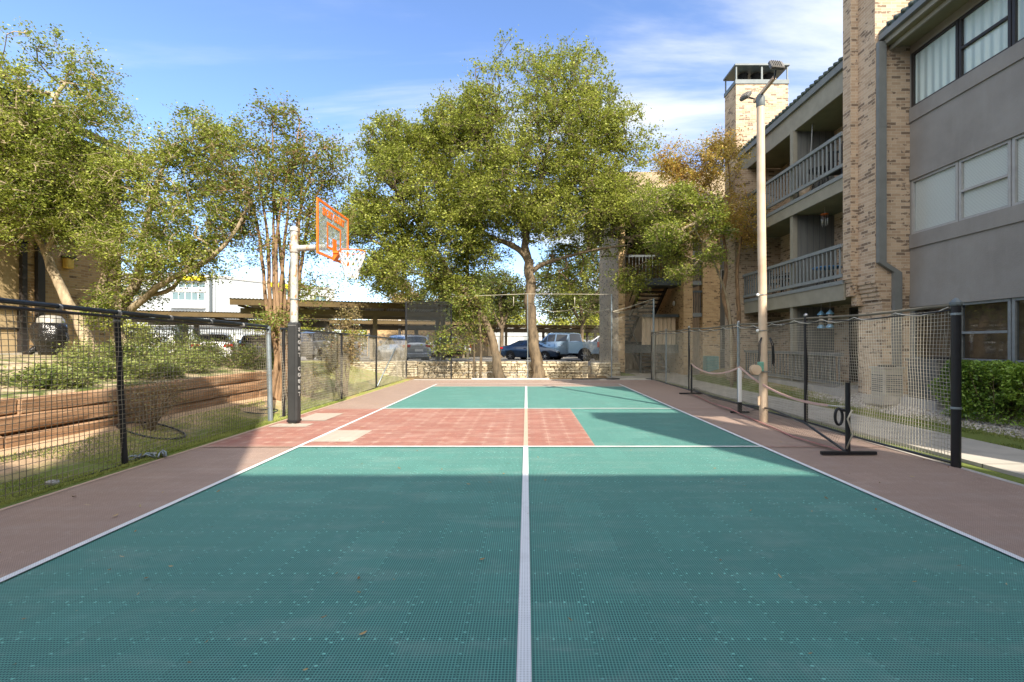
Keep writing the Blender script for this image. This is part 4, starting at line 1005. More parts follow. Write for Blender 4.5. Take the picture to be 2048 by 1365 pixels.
rf=MB(); rf.add([(3.7,20.75,8.15),(19,20.75,8.15),(19,25,10.95),(3.7,25,10.95),(3.7,29.3,8.15),(19,29.3,8.15),(3.7,20.75,8.05),(19,20.75,8.05),(3.7,29.3,8.05),(19,29.3,8.05)],
  [(0,1,2,3),(3,2,5,4),(6,7,1,0),(6,0,3,4,8),(6,8,9,7)]); rf.build('roof',M['roof'],sb)
bx_('fascia',(3.66,20.70,7.95),(19,20.749,8.2),'trim')
lp=MB().sphere((7.32,22.6,3.5),.1,8,6,(.6,1,1.3)).build('wall_lamp',M['white'],sb,True)

# ---------------------------------------------------------------- building behind the viewer (its eave shades the near court)
bb_=thing('apartment_building','brick apartment building behind the camera whose eave shades the near court','building',(0,-8,0))
MB().box((-26,-13,0),(8.9,-5.4,8.4)).build('wall',M['brick'],bb_); MB().box((8.9,-13,0),(19,-5.4,8.4)).build('wall',M['stucco'],bb_)
MB().box((-26.5,-5.4,8.3),(19,-4.62,8.55)).build('fascia',M['trim'],bb_)
rf=MB(); rf.add([(-26.5,-4.62,8.551),(19,-4.62,8.551),(19,-9.2,10.8),(-26.5,-9.2,10.8),(-26.5,-13.6,8.5),(19,-13.6,8.5)],[(0,1,2,3),(3,2,5,4)]); rf.build('roof',M['roof'],bb_)
for (a,b) in ((-.15,1.62),(8.6,10.5)):
    MB().box((a,-5.5,2.9),(b,-4.75,12.75)).build('chimney',M['brick'],bb_)
for k in range(9):
    for z in (1.1,4.1,7.0):
        f_=MB().box((-24+k*3.6,-5.40,z),(-22.4+k*3.6,-5.36,z+1.25)).build('window',M['litewin'],bb_); MB().box((-23.94+k*3.6,-5.359,z+.06),(-22.46+k*3.6,-5.35,z+1.19)).build('pane',M['glass_dim'],f_)
# ---------------------------------------------------------------- timber retaining wall on the left
def _timber():
    n=N('red_brown_timber'); p=n.pos()
    g=n.noise(n.scale(p,9,.7,14),2.2,6,.65).outputs['Fac']; b=n.noise(p,1.1,4,.6).outputs['Fac']
    c=n.ramp(g,[(.25,(.13,.075,.045)),(.48,(.29,.17,.095)),(.75,(.47,.31,.19))])
    c=n.mix(n.ramp(b,[(.5,0),(.68,.6)]),c,(.44,.32,.21))
    return n.done(n.pbr(c,.85,.15,0,n.bump(g,.6,.02)))
M['timber']=_timber()
t=thing('retaining_wall','red brown timber retaining wall behind the left net fence','retaining wall',(-6.25,7.5,0))
for k in range(4):
    xo=-6.20-.012*k; cuts=[1.5+((k*1.3)%2.4)]+[1.5+((k*1.3)%2.4)+2.6*j for j in range(1,5)]
    ya=1.5
    for yb_ in [c for c in cuts if c<11.6]+[11.75]:
        if yb_-ya<.3: continue
        j1=rnd.uniform(-.035,.03); j2=rnd.uniform(-.012,.012); z0=-.02+.218*k+j2; z1=z0+.205+rnd.uniform(-.008,.006); m=MB(); seg=14
        # a hand-cut tie: its face wanders, its arrises are chipped
        rows=[]
        for q in range(seg+1):
            y=ya+.01+(yb_-ya-.02)*q/seg; w1=.022*noise.noise((k*3.1,y*1.7,1)); w2=.02*noise.noise((k*5.1,y*2.3,7)); ch=.018+.018*abs(noise.noise((k,y*5,3)))
            rows.append([(xo-.22,y,z0),(xo+j1+w1-ch,y,z0+.004),(xo+j1+w1,y,z0+ch),(xo+j1+w1+.4*w2,y,(z0+z1)/2),(xo+j1+w2,y,z1-ch),(xo+j1+w2-ch*1.3,y,z1+.3*w2),(xo-.22,y,z1)])
        m.add([p for r_ in rows for p in r_],[(q*7+c,q*7+c+1,(q+1)*7+c+1,(q+1)*7+c) for q in range(seg) for c in range(6)]+[tuple(range(7)),tuple(range(seg*7,seg*7+7))[::-1]])
        m.build('timber',M['timber'],t,50)
        ya=yb_
# ---------------------------------------------------------------- dry stone walls
n=N('pale_limestone'); p=n.pos(); ri=n.a('NewGeometry').outputs['Random Per Island']
c=n.ramp(ri,[(0,(.50,.42,.28)),(.35,(.64,.56,.40)),(.6,(.42,.34,.22)),(.8,(.70,.64,.50)),(1,(.34,.28,.19))])
c=n.mix(n.ramp(n.noise(p,4,5,.65).outputs['Fac'],[(.5,0),(.68,.6)]),c,(.24,.19,.12))
M['limestone']=n.done(n.pbr(c,.9,.15,0,n.bump(n.noise(p,14,5,.65).outputs['Fac'],.7,.03)))
def stone_wall(name,pts,h,label,seed=1):
    r=random.Random(seed); t=thing(name,label,'stone wall',(pts[0][0],pts[0][1],0)); m=MB(); core=MB()
    for (A,B) in zip(pts[:-1],pts[1:]):
        A=Vector((A[0],A[1],0));B=Vector((B[0],B[1],0));L=(B-A).length;d=(B-A)/L;nn=Vector((d.y,-d.x,0))
        ang=math.atan2(d.y,d.x); Mx=Matrix.Translation(A)@Matrix.Rotation(ang,4,'Z')
        core.box((0,-.02,-.15),(L,.32,h-.06),Mx)
        z=-.05
        while z<h-.03:
            hh=r.uniform(.065,.125); hh=min(hh,h-z+.03); u=-r.uniform(0,.2)
            while u<L:
                w_=r.uniform(.12,.46); x0=max(0,u);x1=min(L,u+w_)
                if x1-x0>.05: m.bbox((x0+.006,-.10-r.uniform(0,.05),z+.005),(x1-.006,.30,z+hh-.006+r.uniform(-.01,.01)),.022,Mx)
                u+=w_
            z+=hh
    core.build('wall_core',rough_mat('wall_core_soil',(.10,.075,.045),.2,8,.95,.1),t); m.build('stones',M['limestone'],t)
    return t
stone_wall('stone_wall',[(-10.2,17.35),(-4.9,20.35)],.70,'pale sunlit limestone wall angled across the turf behind the left fence',3)
stone_wall('stone_wall',[(-4.85,20.38),(2.75,20.38)],.68,'long low limestone wall behind the oak trunk at the far end of the court',5)
stone_wall('stone_wall',[(2.95,20.75),(4.28,20.75)],.66,'short shaded piece of limestone wall left of the brick wing wall',8)
# ---------------------------------------------------------------- left brick building
lb_=thing('brick_building','brown brick building with wide tan door behind the left trees','building',(-13,9,1.2))
XL2=-13.0
MB().box((XL2-8,11.84,1.0),(XL2,14.6,7.5)).build('wall',M['brick_old'],lb_); MB().box((XL2-8,2,4.12),(XL2,11.84,7.5)).build('wall',M['brick_old'],lb_)
MB().box((XL2-8,2,1.0),(XL2,3.5,4.1)).build('wall',M['brick_old'],lb_)
M['tanpanel']=rough_mat('tan_panel',(.40,.30,.16),.12,1.2,.7,.2,0,.1)
dd=MB().box((XL2-.12,3.5,2.42),(XL2-.05,11.70,4.08)).build('door',M['tanpanel'],lb_)
MB().box((XL2-.13,3.5,1.25),(XL2-.10,11.70,2.42)).build('door_panel',rough_mat('lower_tan_panel',(.50,.38,.22),.15,2,.7),dd)
MB().box((XL2-.09,3.5,2.36),(XL2-.03,11.70,2.44)).build('door_rail',M['darkwin'],dd); MB().box((XL2-.09,3.5,1.86),(XL2-.06,11.70,1.90)).build('door_rail',M['darkwin'],dd)
for y in (6.1,8.9): MB().box((XL2-.09,y,1.25),(XL2-.04,y+.08,2.36)).build('door_rail',M['tanpanel'],dd)
MB().box((XL2-.1,11.70,1.2),(XL2+.04,11.82,4.15)).build('jamb',M['darkwin'],lb_); MB().box((XL2,3.4,4.10),(XL2+.04,11.82,4.2)).build('lintel',M['darkwin'],lb_)
MB().box((XL2,12.02,1.2),(XL2+.10,12.2,7.4)).build('downspout',M['darkwin'],lb_)
MB().box((XL2+.01,2,1.12),(XL2+.5,11.9,1.27)).build('step',M['concrete'],lb_)
lamp=MB().bbox((XL2+.001,12.72,3.62),(XL2+.16,12.94,3.92),.03).build('wall_lamp',rough_mat('amber_lamp_glass',(.75,.50,.12),.1,9,.3,.5),lb_)
MB().box((XL2+.0,12.70,3.92),(XL2+.18,12.96,3.96)).build('lamp_cap',M['darkwin'],lamp)
rf=MB(); rf.add([(XL2+.7,1.5,7.35),(XL2+.7,15.1,7.35),(XL2-6,15.1,10.2),(XL2-6,1.5,10.2),(XL2+.7,1.5,7.5),(XL2+.7,15.1,7.5),(XL2-6,15.1,10.35),(XL2-6,1.5,10.35)],[(0,3,2,1),(4,5,6,7),(0,1,5,4),(1,2,6,5),(0,4,7,3)])
rf.build('roof',rough_mat('dark_brown_roof',(.10,.075,.05),.3,5,.9),lb_)
# wrapped pedestal unit
t=thing('wrapped_unit','pedestal unit wrapped in black plastic with a grey domed top beside the brown brick wall','covered equipment',(-11.5,11,1.2))
c=(-11.5,11,0)
def crumple(prof,c,n_,amp,seed):
    m=MB().lathe(prof,c,n_)
    m.v=[(x+amp*noise.noise((x*6,y*6,z*6+seed)),y+amp*noise.noise((x*6+9,y*6,z*6)),z+amp*.5*noise.noise((x*5,y*5+4,z*5))) for x,y,z in m.v]; return m
crumple([(.16,1.22),(.2,1.3),(.24,1.36),(.22,1.42),(.29,1.50),(.31,1.65),(.32,1.85),(.30,1.97),(.26,2.0)],c,28,.09,1).build('plastic_wrap',M['plastic_black'],t,True)
MB().lathe([(.22,1.98),(.25,2.0),(.24,2.1),(.17,2.17),(.06,2.19)],c,20).build('dome',M['unit_light'],t,40)
MB().tube([(-11.78,11,1.45),(-11.95,10.95,1.3),(-12.02,10.9,1.22)],.07,8).build('plastic_tail',M['plastic_black'],t,True)
# ---------------------------------------------------------------- iron fences
def iron_fence(A,B,z0,z1,step,label,pw=.012,posts=()):
    A=Vector(A+(0,));B=Vector(B+(0,));L=(B-A).length; t=thing('iron_fence',label,'fence',(A.x,A.y,z0)); m=MB()
    k=int(L/step)
    for i in range(k+1):
        p=A.lerp(B,i/k); m.box((p.x-pw,p.y-pw,z0),(p.x+pw,p.y+pw,z1-.03))
    m.build('pickets',M['black'],t)
    for z in (z1-.06,z0+.2): MB().bar((A.x,A.y,z),(B.x,B.y,z),.04,.05).build('rail',M['black'],t)
    for u in posts:
        p=A.lerp(B,u); MB().box((p.x-.12,p.y-.12,z0-.3),(p.x+.12,p.y+.12,z1+.12)).build('post',M['dark_rail'],t)
iron_fence((-20.5,22.4),(-12.3,22.0),.5,2.28,.12,'black iron picket fence behind the left hedge',.010,(.43,.98))
iron_fence((-23,46.5),(-10.2,46),-.1,2.45,.13,'black iron picket fence behind the silver sport utility car',.014,(.02,.3,.55))
iron_fence((-10.0,46),(9,46),-.1,2.3,.13,'black iron picket fence beyond the pickup trucks',.014,(.0,))
# ---------------------------------------------------------------- carports
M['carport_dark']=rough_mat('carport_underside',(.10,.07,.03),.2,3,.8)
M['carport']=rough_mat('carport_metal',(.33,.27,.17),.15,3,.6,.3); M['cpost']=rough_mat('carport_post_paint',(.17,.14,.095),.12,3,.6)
def carport(A,B,z,dep,posts,label,gz0=.3,tilt=-.12):
    A=Vector(A+(0,));B=Vector(B+(0,));L=(B-A).length;d=(B-A)/L; bk=Vector((-d.y,d.x,0))
    ang=math.atan2(d.y,d.x); t=thing('carport',label,'carport',(A.x,A.y,gz0)); Mx=Matrix.Translation(A)@Matrix.Rotation(ang,4,'Z')
    m=MB(); k=int(L/.14); 
    for i in range(k):   # corrugated sheet
        u0=i*L/k;u1=(i+.5)*L/k;u2=(i+1)*L/k
        vs=[Mx@Vector(q) for q in ((u0,0,z),(u1,0,z+.035),(u1,dep,z+.035+tilt),(u0,dep,z+tilt),(u2,0,z),(u2,dep,z+tilt))]
        m.add(vs,[(0,1,2,3),(1,4,5,2)])
    m.build('roof',M['carport'],t)
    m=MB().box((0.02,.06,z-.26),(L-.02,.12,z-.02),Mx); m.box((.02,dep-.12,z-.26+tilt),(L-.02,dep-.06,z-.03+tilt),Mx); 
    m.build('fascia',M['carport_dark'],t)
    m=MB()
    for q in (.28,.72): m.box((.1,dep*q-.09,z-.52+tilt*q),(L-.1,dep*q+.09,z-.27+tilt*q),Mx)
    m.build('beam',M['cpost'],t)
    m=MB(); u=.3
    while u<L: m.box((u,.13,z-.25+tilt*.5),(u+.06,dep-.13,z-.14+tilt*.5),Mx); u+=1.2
    m.build('purlin',M['carport_dark'],t)
    for u in posts:
        for q in (.28,.72):
            MB().box((u*L-.11,dep*q-.11,gz0-.3),(u*L+.11,dep*q+.11,z-.52+tilt*q),Mx).build('post',M['cpost'],t)
    return t
carport((-12.6,19.25),(-3.6,22.2),3.42,5.0,(.22,.62,.97),'nearest brown metal carport behind the basketball pole')
carport((-20.6,22.9),(-11.6,26.6),3.2,5.2,(.25,.75),'brown metal carport on the left behind the iron fence')
carport((-15.0,33.0),(-3.9,36.2),3.25,5.4,(.02,.3,.6,.95),'middle brown metal carport behind the silver sport utility car')
carport((-4.4,41.3),(11,44.6),3.25,5.4,(.18,.45,.75),'farthest brown metal carport above the blue pickup truck')
# ---------------------------------------------------------------- far buildings
M['whitewall']=rough_mat('white_render',(.38,.41,.43),.05,.4,.8,.2,0,.05); M['yellow']=rough_mat('yellow_awning',(.78,.62,.02),.05,2,.5)
M['farglass']=N('far_glass'); _n=M['farglass']; M['farglass']=_n.done(_n.pbr((.10,.16,.18),.15,.6))
M['pinkleaf']=rough_mat('dry_hedge',(.42,.28,.20),.3,3,.9)
fb=thing('office_building','long white building with yellow awnings far behind the left trees','building',(-44,62,0))
def facade(A,B,zt,ops,parent):
    A=Vector(A+(0,));B=Vector(B+(0,));L=(B-A).length;d=(B-A)/L;Mx=Matrix.Translation(A)@Matrix.Rotation(math.atan2(d.y,d.x),4,'Z')
    MB().box((0,0,-.5),(L,8,zt),Mx).build('wall',M['whitewall'],parent)
    MB().box((-.1,-.12,zt-.25),(L+.1,-.001,zt+.1),Mx).build('parapet',M['litewin'],parent)
    for (u0,u1,z0,z1,kd) in ops:
        if kd=='w':
            f_=MB().box((u0,-.08,z0),(u1,-.002,z1),Mx).build('window',M['white'],parent)
            k=max(2,int((u1-u0)/.8)); m=MB()
            for i in range(k): m.box((u0+.08+i*(u1-u0-.08)/k,-.10,z0+.1),(u0+(i+1)*(u1-u0-.08)/k,-.082,z1-.1),Mx)
            m.build('pane',M['farglass'],f_)
            MB().box((u0-.1,-.22,z1+.0),(u1+.1,-.003,z1+.16),Mx).build('lintel',M['litewin'],f_)
        elif kd=='y': MB().prism([(-.9,z0),(-.003,z1),(-.003,z0)],u0,u1,'x').build('awning',M['yellow'],parent) if False else MB().box((u0,-.7,z0),(u1,-.003,z1),Mx).build('awning',M['yellow'],parent)
        elif kd=='b': MB().box((u0,-.5,z0),(u1,-.003,z1),Mx).build('band',M['white'],parent)
        elif kd=='p': MB().box((u0,-.25,z0),(u1,-.003,z1),Mx).build('downspout',M['dark_rail'],parent)
facade((-56,59.4),(-42.5,62),10.75,[(2.4,6.9,7.5,8.6,'w'),(2.4,6.9,4.6,5.6,'w'),(8.6,12.6,7.3,8.5,'w'),(8.6,12.7,9.0,9.9,'w'),(9.6,12.7,10.0,10.55,'y'),(8.6,12.7,6.3,7.1,'b'),(8.6,12.6,4.6,5.7,'w'),(13.2,13.5,2,10.7,'p')],fb)
facade((-42.4,62.1),(-32.5,77),10.75,[(6.8,10.0,8.9,9.9,'w'),(6.8,10.2,10.0,10.6,'y'),(6.8,10.0,6.4,7.4,'w'),(14,16.4,8.3,9.4,'w'),(14,16.4,5.9,7.4,'w')],fb)
gb=thing('garage_block','long low white garage block behind the left iron fence','garage',(-34,48,0))
MB().box((-42,48,-.3),(-25.5,54,3.35)).build('wall',M['whitewall'],gb); MB().box((-42.3,47.6,3.35),(-25.2,54.4,3.6)).build('roof',M['litewin'],gb)
for k in range(5): MB().box((-41+k*3.1,47.96,0),(-38.6+k*3.1,47.999,2.4)).build('garage_door',M['white'],gb)
gb=thing('garage_block','low bright white garage block beyond the far carport','garage',(-3,58,0))
MB().box((-12.5,56,-.3),(3.5,62,3.3)).build('wall',M['whitewall'],gb); MB().box((-12.8,55.6,3.3),(3.8,62.4,3.5)).build('roof',M['litewin'],gb)
for k in range(5): MB().box((-12+k*3.1,55.96,0),(-9.7+k*3.1,55.999,2.4)).build('garage_door',M['white'],gb)
hs=thing('house','brown hip roofed house beyond the middle carport','house',(-10,52,0))
MB().box((-17.5,50,-.2),(-4.2,58,3.6)).build('wall',M['brick_old'],hs)
rf=MB(); rf.add([(-18.2,49.4,3.6),(-3.6,49.4,3.6),(-3.6,58.6,3.6),(-18.2,58.6,3.6),(-14.2,54,6.1),(-7.6,54,6.1)],[(0,1,5,4),(1,2,5),(2,3,4,5),(3,0,4),(3,2,1,0)]); rf.build('roof',M['roof'],hs)
t=thing('parking_lamp','white lamp post standing among the carports','lamp post',(-10.6,38,0))
MB().tube([(-10.6,38,-.1),(-10.6,38,4.6)],.11,10).build('pole',M['white'],t,40)
MB().bbox((-10.95,37.6,4.6),(-10.25,38.2,4.8),.03).build('lamp_head',M['white'],t)
for x,w_ in ((-52,5),(-47,4.2),(-39,4.5)):
    pass
# ---------------------------------------------------------------- vehicles (x forward, y left, local metres)
def section(x,zb,zs,w,zr,wr):
    h=zs-zb
    half=[(.55*w,zb),(.93*w,zb+.04),(w,zb+.26*h),(w,zb+.62*h),(w*.955,zs),(wr,zr-.07),(wr*.72,zr-.015),(0,zr)]
    return [(x,-y,z) for y,z in half]+[(x,y,z) for y,z in half[-2::-1]]
def patch(S,i,j,a0,a1,b0,b1,off,side):
    """patch between stations i,i+1 and section points j..j+1, inset (a along x, b up)"""
    def q(s,k):
        return Vector(S[s][k])
    def pt(a,b):
        p=q(i,j).lerp(q(i+1,j),a); r=q(i,j+1).lerp(q(i+1,j+1),a); return p.lerp(r,b)
    vs=[pt(a0,b0),pt(a1,b0),pt(a1,b1),pt(a0,b1)]
    nn=(vs[1]-vs[0]).cross(vs[3]-vs[0]).normalized()
    if nn.y*side<0: nn=-nn
    return [v+nn*off for v in vs]
def wheels(t,xs,w,r,wd=.22,rim='chrome'):
    for x in xs:
        for s in (-1,1):
            yc=s*(w-wd*.45)
            ty=MB().lathe([(r*.62,-wd/2),(r*.93,-wd/2),(r,-wd*.32),(r,wd*.32),(r*.93,wd/2),(r*.62,wd/2)],(x,yc,r),22,'y')
            ty=[(px_,py_,pz_) for px_,py_,pz_ in ty.v],ty.f
            m=MB(); m.v,m.f=ty; wh=m.build('wheel',M['tyre'],t,40)
            m=MB(); yo=yc+s*(wd/2-.015)
            m.lathe([(r*.60,-.012),(r*.64,.0),(r*.60,.012)],(x,yo,r),22,'y')
            for k in range(6):
                a=k*math.pi/3; m.bar((x+.05*math.cos(a),yo+s*.01,r+.05*math.sin(a)),(x+r*.58*math.cos(a),yo+s*.01,r+r*.58*math.sin(a)),.05,.03,(0,1,0))
            m.lathe([(.02,-.02),(.07,-.015),(.07,.02)],(x,yo,r),10,'y')
            m.build('rim',M[rim],wh,40)
def vehicle(kind,loc,fwd,paintm,label,cat,sc_=1.07,name=None):
    rz=math.atan2(fwd[1],fwd[0]); t=thing(name or kind,label,cat,loc,rz); t.scale=(sc_,)*3
    if kind=='sedan':
        St=[(-2.38,.42,.80,.66,.86,.5),(-2.30,.30,.98,.82,1.04,.66),(-1.75,.24,1.02,.90,1.12,.70),(-.95,.20,1.00,.92,1.44,.60),(.15,.20,.97,.92,1.46,.62),(1.05,.20,.95,.92,1.02,.72),(1.75,.24,.86,.90,.90,.72),(2.25,.28,.72,.84,.76,.62),(2.38,.36,.62,.66,.64,.45)]
        side=[(2,3,.42,.98,.12,.86),(3,4,.04,.47,.1,.9),(3,4,.52,.98,.1,.9),(4,5,.02,.72,.12,.82)]; ws=(4,5); rw=(2,3); wx=(-1.42,1.42); wr=.335; w=.92
    elif kind=='suv':
        St=[(-2.42,.48,.92,.74,1.02,.62),(-2.34,.36,1.10,.88,1.22,.74),(-2.05,.30,1.12,.95,1.66,.68),(-1.0,.26,1.10,.97,1.76,.70),(.2,.26,1.08,.97,1.74,.70),(1.10,.26,1.06,.97,1.16,.78),(1.9,.30,.98,.95,1.04,.78),(2.32,.36,.84,.88,.90,.68),(2.42,.44,.72,.72,.76,.5)]
        side=[(2,3,.12,.96,.12,.88),(3,4,.03,.47,.12,.9),(3,4,.52,.98,.12,.9),(4,5,.02,.72,.12,.82)]; ws=(4,5); rw=(1,2); wx=(-1.45,1.48); wr=.37; w=.97
    else:  # pickup
        St=[(-.72,.50,1.22,.93,1.30,.80),(-.66,.44,1.24,.98,1.86,.72),(.35,.40,1.22,.99,1.92,.74),(.95,.40,1.20,.99,1.88,.74),(1.62,.40,1.18,.99,1.26,.84),(2.4,.44,1.12,.97,1.18,.84),(2.78,.50,1.0,.92,1.04,.76),(2.86,.56,.86,.84,.9,.6)]
        side=[(1,2,.10,.90,.12,.88),(2,3,.02,.96,.12,.88),(3,4,.02,.72,.12,.82)]; ws=(3,4); rw=(0,1); wx=(-1.95,1.92); wr=.42; w=.99
    S=[section(*s) for s in St]; k=len(S[0]); m=MB()
    m.add([p for s_ in S for p in s_],[(i*k+j,i*k+j+1,(i+1)*k+j+1,(i+1)*k+j) for i in range(len(S)-1) for j in range(k-1)]+[(i*k+k-1,i*k,(i+1)*k,(i+1)*k+k-1) for i in range(len(S)-1)]+[tuple(range(k))[::-1],tuple((len(S)-1)*k+j for j in range(k))])
    body=m.build('body',paintm,t,42)
    for (i,i2,a0,a1,b0,b1) in side:
        for sd,j in ((-1,4),(1,k-6)):
            if sd<0: vs=patch(S,i,4,a0,a1,b0,b1,.006,sd)
            else: vs=patch(S,i,k-6,a0,a1,1-b1,1-b0,.006,sd)
            MB().quad(*vs).build('side_window',M['car_glass'],body)
    def cross(i,a0,a1,nm,f=.93):
        P0=Vector(S[i][5]);P1=Vector(S[i+1][5]); Q0=Vector(S[i][7]);Q1=Vector(S[i+1][7])
        m_=MB(); vs=[]
        for a in (a0,a1):
            e=P0.lerp(P1,a); c_=Q0.lerp(Q1,a); e6=Vector(S[i][6]).lerp(Vector(S[i+1][6]),a)
            row=[Vector((e.x,e.y*f,e.z+.004)),e6,c_,Vector((e6.x,-e6.y,e6.z)),Vector((e.x,-e.y*f,e.z+.004))]; vs.append(row)
        nn=(vs[1][2]-vs[0][2]).cross(vs[0][3]-vs[0][1]).normalized()
        if nn.z<0: nn=-nn
        pts=[v+nn*.008 for row in vs for v in row]
        m_.add(pts,[(j,j+1,j+6,j+5) for j in range(4)]); m_.build(nm,M['car_glass'],body,True)
    cross(ws[0],.06,.95,'windscreen'); cross(rw[0],.08,.92,'rear_window')
    # arches, sills
    for x in wx:
        for s in (-1,1):
            m=MB(); R_=wr*1.14; n_=14
            pts=[(x+R_*math.cos(math.pi*i/n_),s*(w+.004),wr+R_*math.sin(math.pi*i/n_)) for i in range(n_+1)]
            m.add(pts+[(x-R_,s*(w+.004),wr*.5),(x+R_,s*(w+.004),wr*.5)],[tuple(range(n_+3))]); m.build('wheel_arch',M['tyre'],body)
    wheels(t,wx,w,wr)
    xr=St[0][0] if kind!='pickup' else -2.98; xf=St[-1][0]
    for s in (-1,1):
        if kind!='pickup':
            MB().bbox((xr+.0,s*.50,.80 if kind=='sedan' else .95),(xr+.24,s*(.84 if kind=='sedan' else .92),.93 if kind=='sedan' else 1.12),.02).build('tail_light',M['tail_red'],body)
        else: MB().bbox((-3.0,s*.84,.92),(-2.82,s*1.0,1.26),.02).build('tail_light',M['tail_red'],body)
        MB().bbox((xf-.26,s*.48,St[-1][2]-.04),(xf-.03,s*(St[-2][3]-.02),St[-1][2]+.10),.02).build('headlight',M['lamp_clear'],body)
        xm=St[4][0]+.55 if kind!='pickup' else 1.25
        MB().bbox((xm-.08,s*(w+.02),1.0 if kind=='sedan' else 1.2),(xm+.06,s*(w+.22),1.14 if kind=='sedan' else 1.38),.02).build('wing_mirror',paintm,body)
        for xx in ((-.2,.8) if kind!='pickup' else (-.25,.75)):
            MB().bbox((xx-.09,s*(w-.002),St[3][2]-.16),(xx+.09,s*(w+.02),St[3][2]-.12),.006).build('door_handle',M['chrome'] if kind!='sedan' else paintm,body)
        m=MB()
        for xx in ((St[3][0]-.05,St[4][0]-.05,St[5][0]-.1) if kind!='pickup' else (-.6,.3,1.3)):
            m.box((xx-.005,s*(w-.001),.42),(xx+.005,s*(w+.003),St[3][2]-.03))
        m.build('door_seam',M['tyre'],body)
    if kind=='pickup':
        bd_=MB(); b0,b1=-2.95,-.74
        for s in (-1,1):
            bd_.bbox((b0,s*.90,.52),(b1,s*.985,1.27),.02)
        bd_.box((b0,-.9,.72),(b1,.9,.78)); bd_.box((b1-.05,-.9,.72),(b1-.005,.9,1.22)); bd_.build('truck_bed',paintm,t)
        tg=MB().bbox((b0-.03,-.89,.74),(b0+.03,.89,1.25),.02).build('tailgate',paintm,t); MB().box((b0-.045,-.12,1.08),(b0-.031,.12,1.15)).build('tailgate_handle',M['tyre'],tg)
        MB().bbox((b0-.14,-.95,.46),(b0+.04,.95,.68),.03).build('bumper',M['chrome'],t)
        for s in (-1,1): MB().box((-.7,s*.86,.36),(1.3,s*1.0,.44)).build('running_board',M['tyre'],t)
        MB().box((-2.6,-.3,.35),(2.2,.3,.5)).build('chassis',M['tyre'],t)
    else:
        MB().bbox((xr-.03,-.72,.36),(xr+.12,.72,.62),.03).build('bumper',paintm,t); MB().bbox((xr-.032,-.6,.28),(xr+.1,.6,.38),.02).build('bumper',M['tyre'],t,label='dark lower bumper')
        MB().box((xr-.04,-.26,.66 if kind=='sedan' else .72),(xr-.02,.26,.80 if kind=='sedan' else .86)).build('number_plate',M['white'],t)
    MB().bbox((xf-.12,-.66,.38),(xf+.02,.66,.62),.03).build('grille',M['tyre'],t)
    return t
PS=paint('silver_paint',(.42,.45,.48),.5,.25); PB=paint('ice_blue_paint',(.24,.34,.43),.45,.22); PD=paint('dark_blue_paint',(.015,.035,.07),.3,.18); PW=paint('white_car_paint',(.72,.73,.74),.05,.3); PS2=paint('light_silver_paint',(.55,.58,.61),.45,.25); PG=paint('grey_paint',(.12,.13,.14),.4,.3)
def at(px,D): return (px-CX)/F*D
vehicle('suv',(at(800,30.5),31,.24),(-.62,.78),PS,'silver sport utility car with lit red tail lamps under the near carport','car',name='parked_car')
vehicle('pickup',(at(893,42.5),43,.16),(-.50,.87),PS2,'light silver pickup truck parked left of the second oak trunk','pickup truck',name='pickup_truck')
vehicle('sedan',(at(1068,35),34.5,.24),(.84,-.54),PD,'dark blue sedan parked behind the main oak trunk','car',name='parked_car')
vehicle('pickup',(at(1134,33),33.5,.24),(-.80,.60),PB,'ice blue crew cab pickup truck right of the main oak trunk','pickup truck',1.1,name='pickup_truck')
vehicle('suv',(at(410,27),28,.28),(-.50,.866),PW,'white sport utility car seen over the dark hedge on the left','car',name='parked_car')
vehicle('suv',(at(517,31),31,.28),(-.45,.89),PW,'white car half hidden behind the fence pipe left of the crape myrtle','car',name='parked_car')
vehicle('pickup',(at(618,30),31,.28),(-.85,.5),PW,'white pickup truck between the basketball pole and the twiggy bush','pickup truck',name='pickup_truck')
vehicle('suv',(at(1215,36),37,.24),(-.80,.60),PW,'white van behind the ice blue pickup truck','van',1.12,name='parked_van')
# ---------------------------------------------------------------- foliage
def bark_mat(name,c1,c2,sc_=7):
    n=N(name); p=n.pos(); a=n.noise(n.scale(p,1,1,.28),sc_,6,.7).outputs['Fac']
    c=n.ramp(a,[(.3,c1),(.6,c2),(.8,tuple(min(1,x*1.3) for x in c2))])
    return n.done(n.pbr(c,.9,.12,0,n.bump(a,.9,.03)))
M['oak_bark']=bark_mat('oak_bark',(.05,.04,.03),(.19,.145,.095)); M['pale_bark']=bark_mat('pale_bark',(.14,.11,.07),(.42,.34,.23),5); M['myrtle_bark']=bark_mat('myrtle_bark',(.10,.065,.04),(.30,.195,.115),9); M['twig']=bark_mat('twig_bark',(.12,.09,.06),(.26,.20,.13))
M['oak_leaf']=leaf_mat('oak_leaf',[(.03,.05,.010),(.09,.12,.018),(.155,.185,.028),(.22,.245,.04),(.31,.325,.07)],.3)
M['elm_leaf']=leaf_mat('small_green_leaf',[(.03,.055,.012),(.08,.12,.018),(.15,.20,.028),(.23,.27,.045),(.32,.34,.07)],.3)
M['myrtle_leaf']=leaf_mat('myrtle_leaf',[(.06,.09,.02),(.24,.16,.05),(.10,.15,.03),(.15,.19,.03),(.19,.24,.05)],.3)
M['autumn_leaf']=leaf_mat('autumn_leaf',[(.26,.16,.04),(.44,.24,.06),(.56,.33,.09),(.34,.30,.07)],.35)
M['hedge_leaf']=leaf_mat('hedge_leaf',[(.03,.07,.015),(.08,.16,.025),(.15,.26,.04),(.30,.42,.07)],.25,.35)
M['shrub_leaf']=leaf_mat('shrub_leaf',[(.04,.07,.018),(.10,.14,.03),(.17,.21,.05),(.30,.32,.11)],.3)
M['dark_leaf']=leaf_mat('dark_leaf',[(.03,.045,.012),(.07,.09,.02),(.13,.15,.03)],.25)
